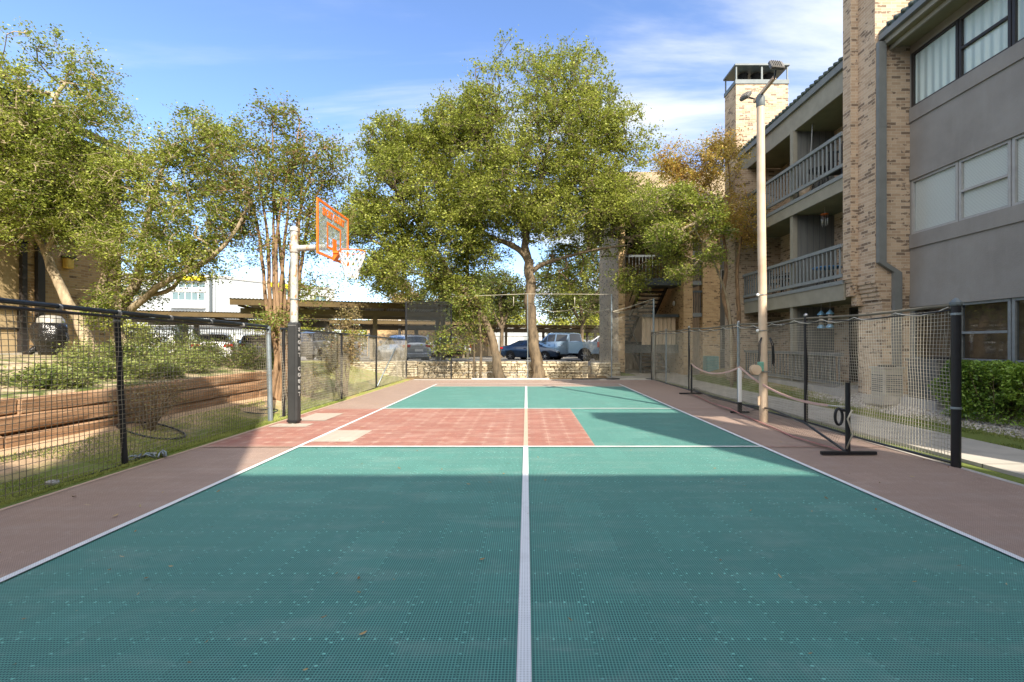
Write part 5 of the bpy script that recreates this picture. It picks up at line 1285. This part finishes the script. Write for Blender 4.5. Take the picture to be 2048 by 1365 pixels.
M['yellow_leaf']=leaf_mat('yellow_green_leaf',[(.20,.22,.03),(.32,.33,.05),(.42,.40,.08),(.28,.30,.05)],.35)
M['dry_leaf2']=leaf_mat('brown_leaf',[(.20,.13,.06),(.34,.24,.12),(.26,.23,.09)],.3)
LEAF=np.array([(-.5,0,0),(0,.27,.06),(.5,0,0),(0,-.27,.06)])
def leaves(name,C,size,mat,parent,flat=.5,label=None,upbias=.55,kind=None,cat=None):
    """C (n,3) leaf centres -> quads, randomly turned with a bias to face up and outwards"""
    n_=len(C); s=size*NR.uniform(.6,1.35,n_)
    nrm=NR.normal(0,1,(n_,3)); nrm[:,2]=np.abs(nrm[:,2])+upbias; nrm/=np.linalg.norm(nrm,axis=1)[:,None]
    a=NR.normal(0,1,(n_,3)); u=np.cross(nrm,a); u/=np.linalg.norm(u,axis=1)[:,None]; v=np.cross(nrm,u)
    V=C[:,None]+s[:,None,None]*(LEAF[None,:,0:1]*u[:,None]+LEAF[None,:,1:2]*v[:,None]*(1+flat*.4)+LEAF[None,:,2:3]*nrm[:,None])
    return np_mesh(name,V.reshape(-1,3),np.arange(4*n_).reshape(-1,4),mat,parent,label=label,kind=kind,cat=cat)
def sample_blobs(blobs,n_,shell=.35,seed=0,gap=.0,gfreq=.6):
    out=[]; wts=np.array([b[3] if len(b)>3 else b[1][0]*b[1][1]*b[1][2] for b in blobs] if False else [abs(b[1][0]*b[1][1]*b[1][2])**(2/3) for b in blobs]); wts=wts/wts.sum()
    tries=0
    while len(out)<n_ and tries<n_*12:
        tries+=1; b=blobs[NR.choice(len(blobs),p=wts)]
        d=NR.normal(0,1,3); d/=np.linalg.norm(d); r=(shell+(1-shell)*NR.random())**(1/1.6) if NR.random()<.75 else NR.random()**.5
        c=np.array(b[0])+d*r*np.array(b[1])*(1+.18*noise.noise((d[0]*2.5+seed,d[1]*2.5,d[2]*2.5)))
        if gap and noise.noise((c[0]*gfreq+seed,c[1]*gfreq,c[2]*gfreq))<-gap: continue
        out.append(c)
    return np.array(out)
def tree(name,label,cat,base,limbs,blobs,nclu,per,leaf,bark,lmat,cr=.32,group=None,gap=.25,gfreq=.6,twig_r=.008,shell=.4,spray=1.0,seed=1,droop=.0,maxr=.12,flat=(1,1,.7)):
    """limbs: list of polylines [(point,radius)...]; branches then grow from the limbs to every leaf cluster"""
    t=thing(name,label,cat,base,None,group)
    tm=MB()
    nodes=[];rads=[]
    for lb in limbs:
        pts=[Vector(p) for p,_ in lb]; rr=[r for _,r in lb]
        # smooth polyline by subdividing with slight wobble
        P_=[];R_=[]
        for i in range(len(pts)-1):
            for q in range(4):
                f=q/4; p0=pts[max(i-1,0)];p1=pts[i];p2=pts[i+1];p3=pts[min(i+2,len(pts)-1)]
                p=.5*((2*p1)+(p2-p0)*f+(2*p0-5*p1+4*p2-p3)*f*f+(3*p1-p0-3*p2+p3)*f**3); P_.append(p); R_.append(rr[i]+(rr[i+1]-rr[i])*f)
        P_.append(pts[-1]);R_.append(rr[-1])
        P_=[p+Vector((noise.noise(p*3),noise.noise(p*3+Vector((9,0,0))),0))*r*.5 for p,r in zip(P_,R_)]
        tm.tube(P_,[r*(1+.12*noise.noise(p*4)) for p,r in zip(P_,R_)],10)
        for p,r in zip(P_,R_):
            if r<maxr*1.6 or len(limbs)==1: nodes.append(p);rads.append(r)
    C=sample_blobs(blobs,nclu,shell,seed,gap,gfreq)
    nodes_np=[np.array(n_) for n_ in nodes]
    root=np.array(nodes_np)
    dist=np.min(np.linalg.norm(C[:,None]-root[None],axis=2),axis=1); C=C[np.argsort(dist)]
    allp=np.zeros((len(root)+len(C),3)); allp[:len(root)]=root; cnt=len(root); par=np.full(len(allp),-1); 
    for c in C:
        d=np.linalg.norm(allp[:cnt]-c,axis=1); pen=np.where(allp[:cnt,2]>c[2]+.3,1.25,1.0)
        par[cnt]=int(np.argmin(d*pen)); allp[cnt]=c; cnt+=1
    w_=np.ones(len(allp)); 
    for i in range(cnt-1,len(root)-1,-1): w_[par[i]]+=w_[i]
    bm_=MB()
    for i in range(len(root),cnt):
        a=allp[par[i]]; b=allp[i]; L=np.linalg.norm(b-a)
        ra=min(maxr,twig_r*w_[i]**.42*1.15); rb=min(ra,twig_r*max(1,w_[i]-1)**.42)
        mid=(a+b)/2+NR.normal(0,.07*L,3)+np.array([0,0,.06*L])
        bm_.tube([a,mid,b],[ra,(ra+rb)/2,rb],4 if w_[i]<12 else 6,False)
    # leaves: sprays round every cluster and along its twig
    k=len(C); nt=5                                  # five leafy shoots leave every twig end
    src=np.repeat(np.arange(k),nt); cen=np.array([b[0] for b in blobs]).mean(0)
    out=C-cen; out/=np.linalg.norm(out,axis=1)[:,None]+1e-6
    dv=NR.normal(0,1,(k*nt,3))*np.array([1,1,.8])+out[src]*.55+np.array([0,0,.25]); dv/=np.linalg.norm(dv,axis=1)[:,None]
    ln=cr*spray*NR.uniform(.5,2.1,k*nt)
    m=max(1,int(per/nt)); pi=np.repeat(np.arange(k*nt),NR.integers(max(1,int(m*.4)),int(m*1.6)+1,k*nt)); tt=NR.random(len(pi))**.8
    L_=C[src[pi]]+dv[pi]*(ln[pi]*tt)[:,None]+NR.normal(0,1,(len(pi),3))*(leaf*.42+.10*cr)
    L_[:,2]-=droop*tt*ln[pi]+ .18*ln[pi]*tt*tt
    sh=MB(); 
    for q in np.nonzero(NR.random(k*nt)<.30)[0]:
        a=C[src[q]]; b=a+dv[q]*ln[q]*.9-np.array([0,0,.12*ln[q]]); sh.tube([a,b],[twig_r*.8,twig_r*.35],3,False)
    bm_.add(sh.v,sh.f)
    off=len(tm.v); tm.v+=bm_.v; tm.f+=[tuple(i_+off for i_ in f) for f in bm_.f]
    tm.build('trunk',M[bark],t,True)
    leaves('crown',L_,leaf,M[lmat],t)
    return t
def pp(px,py,D,r): return (tuple(P(px,py,D)),r)
def blob(px,py,D,rx,rz,ry=None): return (tuple(P(px,py,D)),(rx,ry or rx,rz))
# main live oak
tree('oak_tree','large live oak with broad yellow green crown standing at the far end of the court','tree',(.5,20,0),
 [[((.52,19.85,-.15),.36),pp(1074,745,19.9,.27),pp(1068,690,20,.235),pp(1062,620,20,.225),pp(1060,560,20,.22),pp(1057,520,20,.21)],
  [pp(1058,530,20,.17),pp(1045,505,20,.14),pp(1015,487,20,.12),pp(975,470,20.2,.09),pp(930,430,20.4,.06),pp(880,390,20.6,.03)],
  [pp(1057,525,20,.18),pp(1050,480,20,.15),pp(1062,430,20.2,.13),pp(1085,350,20.4,.09),pp(1100,270,20.6,.06),pp(1110,180,20.6,.03)],
  [pp(1050,470,20,.12),pp(1030,400,20,.09),pp(1000,330,19.8,.06),pp(960,260,19.6,.03)],
  [pp(1062,545,20,.13),pp(1085,530,19.9,.10),pp(1130,515,19.6,.07),pp(1190,500,19.2,.05),pp(1260,490,18.8,.03)],
  [pp(1060,440,20.1,.10),pp(1110,400,20.2,.08),pp(1180,340,20.2,.05),pp(1240,290,20.2,.03)]],
 [blob(1075,270,20.6,4.0,3.3),blob(1130,180,20.8,2.3,1.7),blob(950,310,20.2,2.8,2.6),blob(1210,340,20.2,2.6,2.8),blob(1230,440,19.4,2.1,1.6),blob(1000,420,19.6,2.6,1.4),blob(1130,430,19.4,2.6,1.5),blob(1345,455,18.6,1.6,1.3),blob(1260,560,19.2,.9,.55),blob(900,260,20.6,1.7,1.3),blob(1350,520,18.6,1.1,.8),blob(1060,370,20.4,3.6,2.2),blob(1180,400,20,2.4,2.2),blob(960,380,20,2.2,2.0),blob(950,235,20.6,1.8,1.3),blob(1215,250,20.6,1.7,1.4),blob(1150,560,20.6,1.4,.8),blob(1110,500,20.6,1.3,.7)],
 5600,38,.096,'oak_bark','oak_leaf',.31,gap=.17,gfreq=.75,seed=3,shell=.2)
tree('oak_tree','leaning second oak with dense low crown left of the large live oak','tree',(-1.2,19.7,0),
 [[((-1.18,19.7,-.1),.26),pp(992,715,19.8,.19),pp(978,660,19.9,.17),pp(958,625,20,.15),pp(935,590,20.1,.13),pp(905,555,20.2,.11)],
  [pp(905,555,20.2,.10),pp(870,500,20,.08),pp(830,440,20,.06),pp(790,380,20,.03)],
  [pp(915,565,20.2,.09),pp(880,560,19.8,.06),pp(820,545,19.5,.04),pp(770,540,19.3,.03)],
  [pp(935,590,20.1,.08),pp(935,520,20.5,.06),pp(930,440,20.5,.03)]],
 [blob(820,400,20.4,2.7,2.3),blob(760,470,20,1.9,1.7),blob(880,480,20.2,2.2,1.5),blob(790,545,19.6,1.9,.95),blob(850,310,20.6,1.6,1.2),blob(900,560,20.4,1.2,.7),blob(940,610,20.4,.9,.9),blob(965,510,20.3,1.2,.8),blob(790,290,20.6,1.5,1.2),blob(900,450,20.3,1.4,1.0)],
 3100,40,.096,'oak_bark','oak_leaf',.33,gap=.2,gfreq=.75,seed=9)
tree('ivy_tree','slim vine covered tree before the stone wall left of the leaning oak','tree',(-2.0,19.6,0),
 [[((-2.0,19.6,-.1),.06),pp(962,700,19.6,.05),pp(958,640,19.6,.045),pp(950,580,19.6,.03)],[((-2.3,19.6,-.1),.04),pp(948,690,19.6,.03),pp(935,650,19.6,.02)]],
 [blob(945,640,19.6,.7,1.3),blob(900,680,19.6,.9,.6),blob(920,600,19.8,.8,.7)],150,30,.10,'oak_bark','myrtle_leaf',.3,gap=.1,seed=4)
# trees on the left bank
zb=gz(-10.2,11)
tree('elm_tree','pale barked tree with dense green crown in front of the brown brick building','tree',(-10.4,11,zb),
 [[((-10.35,10.9,zb-.15),.17),pp(170,665,11,.13),pp(140,610,11,.11),pp(112,555,11,.095),pp(95,520,11,.085),pp(88,490,11,.075)],
  [pp(92,505,11,.07),pp(70,460,10.8,.06),pp(60,400,10.6,.05),pp(80,320,10.6,.04),pp(110,200,10.7,.02)],
  [pp(92,505,11,.06),pp(110,470,11,.05),pp(140,400,11.2,.04),pp(170,300,11.2,.03)]],
 [blob(90,300,10.8,1.9,2.2),blob(30,360,10.5,1.8,1.8),blob(150,380,11,1.3,1.3),blob(120,170,10.9,1.15,1.2),blob(190,250,11,.75,.9),blob(60,420,10.8,1.4,.6),blob(-60,300,10.5,1.8,2.2),blob(190,430,11.2,.8,.9),blob(-20,200,10.2,1.2,1.3)],
 2500,44,.056,'pale_bark','elm_leaf',.22,gap=.13,gfreq=1.2,twig_r=.005,seed=5,maxr=.07,shell=.3)
zb=gz(-9.6,11)
tree('elm_tree','leaning green tree with a long limb reaching right above the carport','tree',(-9.75,11,zb),
 [[((-9.75,11,zb-.15),.18),pp(232,640,11,.13),pp(255,595,11,.11),pp(275,560,11,.095),pp(282,520,11,.08),pp(290,470,11,.07),pp(310,380,11,.05),pp(340,300,11,.03)],
  [pp(240,640,11,.10),pp(285,600,10.8,.075),pp(330,565,10.6,.065),pp(400,530,10.5,.055),pp(440,500,10.4,.045),pp(475,455,10.4,.04),pp(500,400,10.4,.02)],
  [((-9.6,11.1,zb-.1),.14),pp(215,640,11.1,.12),pp(200,590,11.2,.10),pp(212,540,11.2,.08),pp(225,480,11.2,.05)],
  [pp(300,590,10.8,.06),pp(345,575,10.8,.05),pp(400,500,11,.03)]],
 [blob(330,390,11,1.45,1.5),blob(400,320,11,1.0,1.1),blob(420,430,10.8,1.1,1.2),blob(280,480,11,1.1,.9),blob(260,560,11,.9,.55),blob(380,520,10.7,1.2,.55),blob(250,350,11.2,.6,.6),blob(440,270,11,.55,.6),blob(215,620,10.7,.5,.4)],
 1900,38,.054,'pale_bark','elm_leaf',.21,gap=.1,gfreq=1.2,twig_r=.005,seed=6,maxr=.06,shell=.3)
# crape myrtle
stems=[]
for i,(x0,x1,x2,x3,yt,D) in enumerate(((550,540,538,505,300,10.7),(556,550,548,545,235,10.8),(562,560,566,600,240,10.6),(570,578,584,640,290,10.9),(576,592,604,665,330,10.7),(553,534,524,470,330,10.9),(565,570,562,530,260,11),(559,556,552,580,330,10.5),(568,586,596,610,270,10.8))):
    stems.append([((P(x0,815,10.7).x,10.7+.08*i-.2,.03),.070-.004*i),pp(x0+rnd.uniform(-4,6),720,D,.052),pp(x1,620,D,.042),pp(x2,520,D,.04),pp(x2+(x3-x2)*.3,420,D,.025),pp(x3,yt,D,.010)])
tree('crape_myrtle','tall many stemmed crape myrtle with peeling tan bark behind the padded pole','tree',(-5.75,10.7,.0),stems,
 [blob(570,330,10.8,1.3,1.4),blob(500,350,10.9,1.1,1.1),blob(640,340,10.7,.9,1.0),blob(560,240,10.8,.6,.45),blob(590,430,10.8,1.4,1.0),blob(500,450,10.8,1.0,1.0),blob(640,470,10.6,.8,.7),blob(600,570,10.6,.9,.35),blob(560,640,10.5,.7,.25)],
 1150,28,.058,'myrtle_bark','myrtle_leaf',.23,gap=.12,gfreq=1.5,twig_r=.0042,seed=12,maxr=.03,shell=.1)
# autumn tree on the right
zb=.28
tree('autumn_tree','slender tree with orange brown leaves in front of the far brick chimney','tree',(7.25,16,zb),
 [[((7.25,16,zb-.1),.12),pp(1467,700,16,.085),pp(1458,640,16,.075),pp(1446,590,16,.07),pp(1452,545,16,.065),pp(1448,480,16,.05),pp(1430,410,16,.035),pp(1410,340,16,.02)],
  [pp(1470,725,16,.08),pp(1478,640,16,.07),pp(1474,560,16,.06),pp(1480,490,16,.045),pp(1500,430,15.8,.03),pp(1490,380,15.8,.02)],
  [pp(1450,520,16,.04),pp(1430,470,16,.03),pp(1390,400,16,.02),pp(1350,330,16,.01)],[pp(1448,470,16,.035),pp(1460,380,16,.025),pp(1450,270,16,.01)]],
 [blob(1410,350,16,1.35,1.1),blob(1470,430,15.9,1.0,.75),blob(1440,300,16,.7,.8),blob(1350,330,16.2,.8,.7),blob(1500,470,15.8,.45,.4),blob(1420,450,16,1.0,.5)],
 950,26,.066,'myrtle_bark','autumn_leaf',.24,gap=.1,gfreq=1.5,twig_r=.004,seed=15,maxr=.03,shell=.1)
tree('young_tree','bright green leafy small tree leaning over the right fence before the far stairwell','tree',(6.95,15.4,0.1),
 [[((6.95,15.4,.05),.06),pp(1462,660,15.4,.05),pp(1452,590,15.2,.04),pp(1425,520,15,.03),pp(1390,460,14.8,.02)]],
 [blob(1400,430,14.8,.75,.5),blob(1330,470,14.8,.7,.35),blob(1415,510,14.8,.5,.3),blob(1300,410,15,.7,.4),blob(1370,540,14.9,.5,.2),blob(1440,470,14.6,.35,.3),blob(1360,400,15,.6,.4)],
 430,30,.075,'pale_bark','elm_leaf',.24,gap=.02,gfreq=1.6,seed=16,maxr=.05)
# trees behind
def far_tree(label,px,py,D,rx,rz,n_,per,size,lmat,base_y=None,bark='oak_bark',name='tree_far',cr=.6,grp='trees beyond the parking area',trunk=True,mul=None):
    c=P(px,py,D); g=gz(c.x,D)
    lm=[[((c.x,D,g-.2),.2),((c.x+.2,D,g+(c.z-g)*.35),.16),((c.x,D,c.z-rz*.3),.15)],[((c.x+.1,D,g+(c.z-g)*.4),.15),((c.x+rx*.5,D,c.z),.06)],[((c.x+.1,D,g+(c.z-g)*.45),.15),((c.x-rx*.5,D,c.z),.06)]]
    bl=[((c.x,D,c.z),(rx,rx*.8,rz)),((c.x+rx*.6,D+.5,c.z-rz*.3),(rx*.6,rx*.6,rz*.6)),((c.x-rx*.6,D-.3,c.z-rz*.35),(rx*.6,rx*.6,rz*.6)),((c.x+rx*.1,D,c.z+rz*.5),(rx*.5,rx*.5,rz*.6))]
    return tree('background_tree',label,'tree',(c.x,D,g),lm,bl,n_,per,size,bark,lmat,cr,group=grp,gap=.2,gfreq=.6,twig_r=.02,seed=int(px))
far_tree('dark forked oak between the carports and the brick wing wall',1160,560,41,4.2,3.5,700,34,.20,'dark_leaf',cr=.7)
far_tree('yellow green tree behind the farthest carport, right of the oak trunk',1150,640,58,4.2,3.0,330,30,.30,'yellow_leaf',cr=.9)
far_tree('yellow green tree behind the farthest carport, left of the oak trunk',1010,640,60,3.6,2.4,260,30,.30,'yellow_leaf',cr=.9)
far_tree('yellow green tree beside the brick wing wall, farthest right of its row',1225,630,62,4.0,4.0,300,30,.30,'yellow_leaf',cr=.9)
far_tree('dark green tree showing through the gap left of the main oak trunk',945,600,46,3.4,3.0,420,30,.24,'dark_leaf',cr=.8)
far_tree('dark green tree above the middle carport roof right of the corner post',870,590,46,3.2,2.2,340,30,.22,'dark_leaf',cr=.7)
far_tree('dark low branched tree directly behind the main oak trunk',1000,590,40,2.4,1.9,320,32,.19,'dark_leaf',cr=.6)
far_tree('low yellow green tree seen between the carport roofs left of the black corner post',745,665,58,3.4,1.6,200,28,.3,'yellow_leaf',cr=.9)
far_tree('yellow green tree behind the carport beside the basketball pole',620,640,50,2.6,1.6,180,28,.26,'yellow_leaf',cr=.8)
far_tree('small brown withered tree above the near carport roof',803,585,44,1.1,1.0,90,30,.2,'dry_leaf2',cr=.5)
far_tree('brown leaved tree behind the house roof left of the leaning oak',900,625,64,4.2,2.4,240,28,.3,'dry_leaf2',cr=.9)
far_tree('round yellow green bush tree left behind the iron fence',262,668,40,1.4,1.1,110,30,.2,'yellow_leaf',cr=.5)
# ---------------------------------------------------------------- shrubs
def shrub(name,label,base,blobs,n_,per,size,lmat,bark='twig',cr=.14,stems=6,gap=.1,cat='shrub',group=None,twig_r=.003,shell=.2):
    b=Vector(base); lm=[]
    top=max(q[0][2]+q[1][2]*.3 for q in blobs)
    for i in range(stems):
        q=blobs[i%len(blobs)]; e=Vector(q[0])+Vector((rnd.uniform(-.6,.6)*q[1][0],rnd.uniform(-.6,.6)*q[1][1],rnd.uniform(-.2,.5)*q[1][2]))
        s=b+Vector((rnd.uniform(-.05,.05),rnd.uniform(-.05,.05),-.05)); m_=s.lerp(e,.5)+Vector((0,0,.05*i%3*.1))
        lm.append([(tuple(s),.014),(tuple(m_),.010),(tuple(e),.005)])
    return tree(name,label,cat,tuple(b),lm,blobs,n_,per,size,bark,lmat,cr,group=group,gap=gap,gfreq=3,twig_r=twig_r,maxr=.012,shell=shell,seed=int(abs(b.x*10)))
z_=gz(-5.75,7)
shrub('bare_shrub','sparse twiggy shrub behind the left net fence before the timber wall',(-5.75,6.95,z_),[((-5.75,6.95,.62),(.5,.4,.42)),((-5.45,6.95,.75),(.35,.3,.25)),((-6.0,7.1,.55),(.3,.3,.3))],190,8,.034,'dry_leaf2',cr=.15,stems=14,gap=.0)
shrub('bare_shrub','tall twiggy bush with dry leaves behind the far left net fence',(-5.0,12.6,.05),[((-5.05,12.6,1.6),(.55,.45,.8)),((-5.3,12.7,1.1),(.5,.4,.5)),((-4.95,12.7,2.2),(.4,.3,.3))],420,14,.05,'dry_leaf2',cr=.15,stems=14,gap=.0,twig_r=.004)
shrub('bush','dark leafy bush beside the tall twiggy bush behind the far left fence',(-5.6,13.4,.15),[((-5.5,13.4,1.3),(.35,.35,.45))],110,30,.055,'dark_leaf',cr=.15,stems=5)
shrub('bush','dry tangled brown bush at the foot of the padded pole fence',(-5.6,11.6,.1),[((-5.7,11.9,.45),(.6,.6,.4)),((-6.4,12.6,.55),(.7,.6,.4))],200,12,.05,'dry_leaf2',cr=.15,stems=8)
bush_spec=[(-7.0,6.6,.5,.13,'low sprawling green shrub on the bank, nearest of its row','shrub_leaf'),(-7.6,7.9,.75,.16,'light green shrub on the bank left of the black fence post','shrub_leaf'),(-7.2,8.5,.6,.19,'light green shrub spilling over the timber wall behind the black post','shrub_leaf'),
 (-8.6,9.2,.8,.22,'broad light green shrub at the foot of the pale barked tree','shrub_leaf'),(-7.4,9.7,.75,.25,'mid green shrub on the bank right of the black fence post','shrub_leaf'),(-8.1,10.8,.8,.3,'yellowish shrub on the bank below the iron fence','shrub_leaf'),
 (-7.2,11.3,.9,.40,'dark green hedge shrub above the right end of the timber wall','dark_leaf'),(-8.0,12.2,.9,.45,'dark green hedge shrub below the white sport utility car','dark_leaf'),(-6.9,12.3,.65,.45,'dark green hedge shrub beside the galvanised fence pipe','dark_leaf'),(-9.2,11.6,.8,.5,'yellow green shrub below the iron fence post','shrub_leaf')]
for (x,y,r,h,lab,lm) in bush_spec:
    g=gz(x,y); r0=Vector((x,y,g))
    shrub('shrub',lab,(x,y,g),[((x,y,g+h*.7),(r,r*.8,h)),((x+r*.5,y+.1,g+h*.5),(r*.6,r*.6,h*.7)),((x-r*.5,y,g+h*.5),(r*.6,r*.6,h*.6))],150,30,.048,lm,cr=.15,stems=8,group='shrubs on the bank above the timber wall')
# clipped hedge on the right
def hedge(name,label,a,b,n_,size,lmat):
    t=thing(name,label,'hedge',((a[0]+b[0])/2,(a[1]+b[1])/2,a[2]))
    a=np.array(a);b=np.array(b); ax=NR.choice(5,n_,p=[.34,.06,.1,.16,.34]); p=NR.random((n_,3)); dep=NR.random(n_)**1.8*.22
    ext=b-a
    q=a+p*ext
    q[ax==0,0]=a[0]+dep[ax==0]; q[ax==1,0]=b[0]-dep[ax==1]; q[ax==2,1]=a[1]+dep[ax==2]; q[ax==3,1]=b[1]-dep[ax==3]; q[ax==4,2]=b[2]-dep[ax==4]
    nz=np.array([noise.noise((c[0]*3.2,c[1]*3.2,c[2]*3.2)) for c in q])
    q+= (q-(a+b)/2)*nz[:,None]*.16; m=nz>-.42; q=q[m]
    leaves('foliage',q,size,M[lmat],t,upbias=.4)
    MB().box(tuple(a+.22),tuple(b-.22)).build('inner_branches',M['dark_int'],t) if False else None
    tw=MB()
    for i in range(260):
        s=Vector((NR.uniform(a[0]+.2,b[0]-.2),NR.uniform(a[1]+.2,b[1]-.2),a[2]-.1)); e=s+Vector((NR.normal(0,.25),NR.normal(0,.25),ext[2]*NR.uniform(.5,1.0))); tw.tube([s,s.lerp(e,.5)+Vector((.03,.02,0)),e],[.012,.008,.003],4,False)
    tw.build('stems',M['twig'],t,True)
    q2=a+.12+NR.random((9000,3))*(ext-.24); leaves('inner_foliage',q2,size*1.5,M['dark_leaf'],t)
    return t
hedge('clipped_hedge','clipped bright green box hedge beneath the ground floor window on the right',(7.95,3.5,.14),(9.0,8.72,1.14),46000,.052,'hedge_leaf')
SKX,SKY=.8,.3
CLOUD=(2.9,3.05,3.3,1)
FILL_CLOUD=(8.5,8.3,8.0,1)  # colour of the extra out-of-view cloud, brightened as fill light
EXPO=1.38
SKYTINT=(.66,.72,.86,1)
# ---------------------------------------------------------------- camera, sun, sky
cam=bpy.data.cameras.new('camera'); co=bpy.data.objects.new('camera',cam); COL.objects.link(co)
co.location=(0,0,CH); co.rotation_euler=(R(90),0,0); cam.sensor_width=36; cam.lens=F/2048*36
cam.shift_x=-(CX-1024)/2048; cam.shift_y=(CY-682.5)/2048; cam.clip_start=.05; cam.clip_end=3000
sc.camera=co
SUN_D=Vector((.444,-.896,math.tan(R(38.0)))).normalized()
sl=bpy.data.lights.new('sun','SUN'); sl.energy=3.7; sl.angle=R(.5); sl.color=(1,.90,.76)
so=bpy.data.objects.new('sun',sl); COL.objects.link(so); so.rotation_euler=SUN_D.to_track_quat('Z','Y').to_euler()
w=bpy.data.worlds.new('World'); sc.world=w; w.use_nodes=True; t=w.node_tree
for x in list(t.nodes): t.nodes.remove(x)
def wn(typ,ins=None,**kw):
    x=t.nodes.new('ShaderNode'+typ)
    for k,v in kw.items(): setattr(x,k,v)
    for k,v in (ins or {}).items():
        if isinstance(v,bpy.types.NodeSocket): t.links.new(v,x.inputs[k])
        else: x.inputs[k].default_value=v
    return x
sky=wn('TexSky',sky_type='NISHITA',sun_disc=False,sun_elevation=R(38),sun_rotation=math.atan2(.444,-.896),air_density=1.0,dust_density=.15,ozone_density=1.6)
tc=wn('TexCoord').outputs['Generated']
sp=wn('SeparateXYZ',{'Vector':tc})
# project the view direction on a high cloud layer
zz=wn('Math',{0:sp.outputs[2],1:.12},operation='ADD').outputs[0]
zz=wn('Math',{0:zz,1:.05},operation='MAXIMUM').outputs[0]
u=wn('Math',{0:sp.outputs[0],1:zz},operation='DIVIDE').outputs[0]; v=wn('Math',{0:sp.outputs[1],1:zz},operation='DIVIDE').outputs[0]
uv=wn('CombineXYZ',{'X':u,'Y':v,'Z':0.0}).outputs[0]
mp=wn('Mapping',{'Vector':uv,'Location':(SKX,SKY,0),'Scale':(.55,1.5,1),'Rotation':(0,0,R(12))}).outputs[0]
n1=wn('TexNoise',{'Vector':mp,'Scale':1.05,'Detail':8.0,'Roughness':.56,'Distortion':.5}).outputs['Fac']
mp2=wn('Mapping',{'Vector':uv,'Location':(3.3,1.1,0),'Scale':(.35,.8,1)}).outputs[0]
n2=wn('TexNoise',{'Vector':mp2,'Scale':.6,'Detail':3.0,'Roughness':.5}).outputs['Fac']
ux=wn('Math',{0:u,1:.09},operation='MULTIPLY').outputs[0]      # more cloud to the right, as on the day
sm=wn('Math',{0:wn('Math',{0:n1,1:.95},operation='MULTIPLY').outputs[0],1:wn('Math',{0:n2,1:.18},operation='MULTIPLY').outputs[0]},operation='ADD').outputs[0]
sm=wn('Math',{0:sm,1:ux},operation='ADD').outputs[0]
bk=wn('Math',{0:sp.outputs[1],1:-.55},operation='MULTIPLY').outputs[0]; bk=wn('Math',{0:bk,1:0.0},operation='MAXIMUM').outputs[0]   # unseen bright cloud added behind the viewer to lift the shade
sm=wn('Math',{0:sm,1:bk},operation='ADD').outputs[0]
cr=wn('ValToRGB',{'Fac':sm}); cr.color_ramp.elements[0].position=.49; cr.color_ramp.elements[0].color=(0,0,0,1)
cr.color_ramp.elements[1].position=.74; cr.color_ramp.elements[1].color=(1,1,1,1); cr.color_ramp.interpolation='EASE'
mx=wn('Mix',data_type='RGBA'); t.links.new(cr.outputs['Color'],mx.inputs[0]); tm_=wn('Mix',data_type='RGBA',blend_type='MULTIPLY'); tm_.inputs[0].default_value=1; t.links.new(sky.outputs[0],tm_.inputs[6]); tm_.inputs[7].default_value=SKYTINT; t.links.new(tm_.outputs[2],mx.inputs[6]); cm_=wn('Mix',data_type='RGBA'); t.links.new(wn('Math',{0:bk,1:3.0},operation='MULTIPLY',use_clamp=True).outputs[0],cm_.inputs[0]); cm_.inputs[6].default_value=CLOUD; cm_.inputs[7].default_value=FILL_CLOUD; t.links.new(cm_.outputs[2],mx.inputs[7])
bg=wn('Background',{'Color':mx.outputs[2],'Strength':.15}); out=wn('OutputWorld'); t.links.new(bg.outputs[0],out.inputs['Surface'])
sc.view_settings.view_transform='Standard'; sc.view_settings.look='None'; sc.view_settings.gamma=1; sc.view_settings.exposure=EXPO
sc.cycles.max_bounces=6; sc.cycles.transparent_max_bounces=24; sc.cycles.diffuse_bounces=3; sc.cycles.glossy_bounces=3
sc.cycles.use_denoising=True; sc.cycles.caustics_reflective=False; sc.cycles.caustics_refractive=False
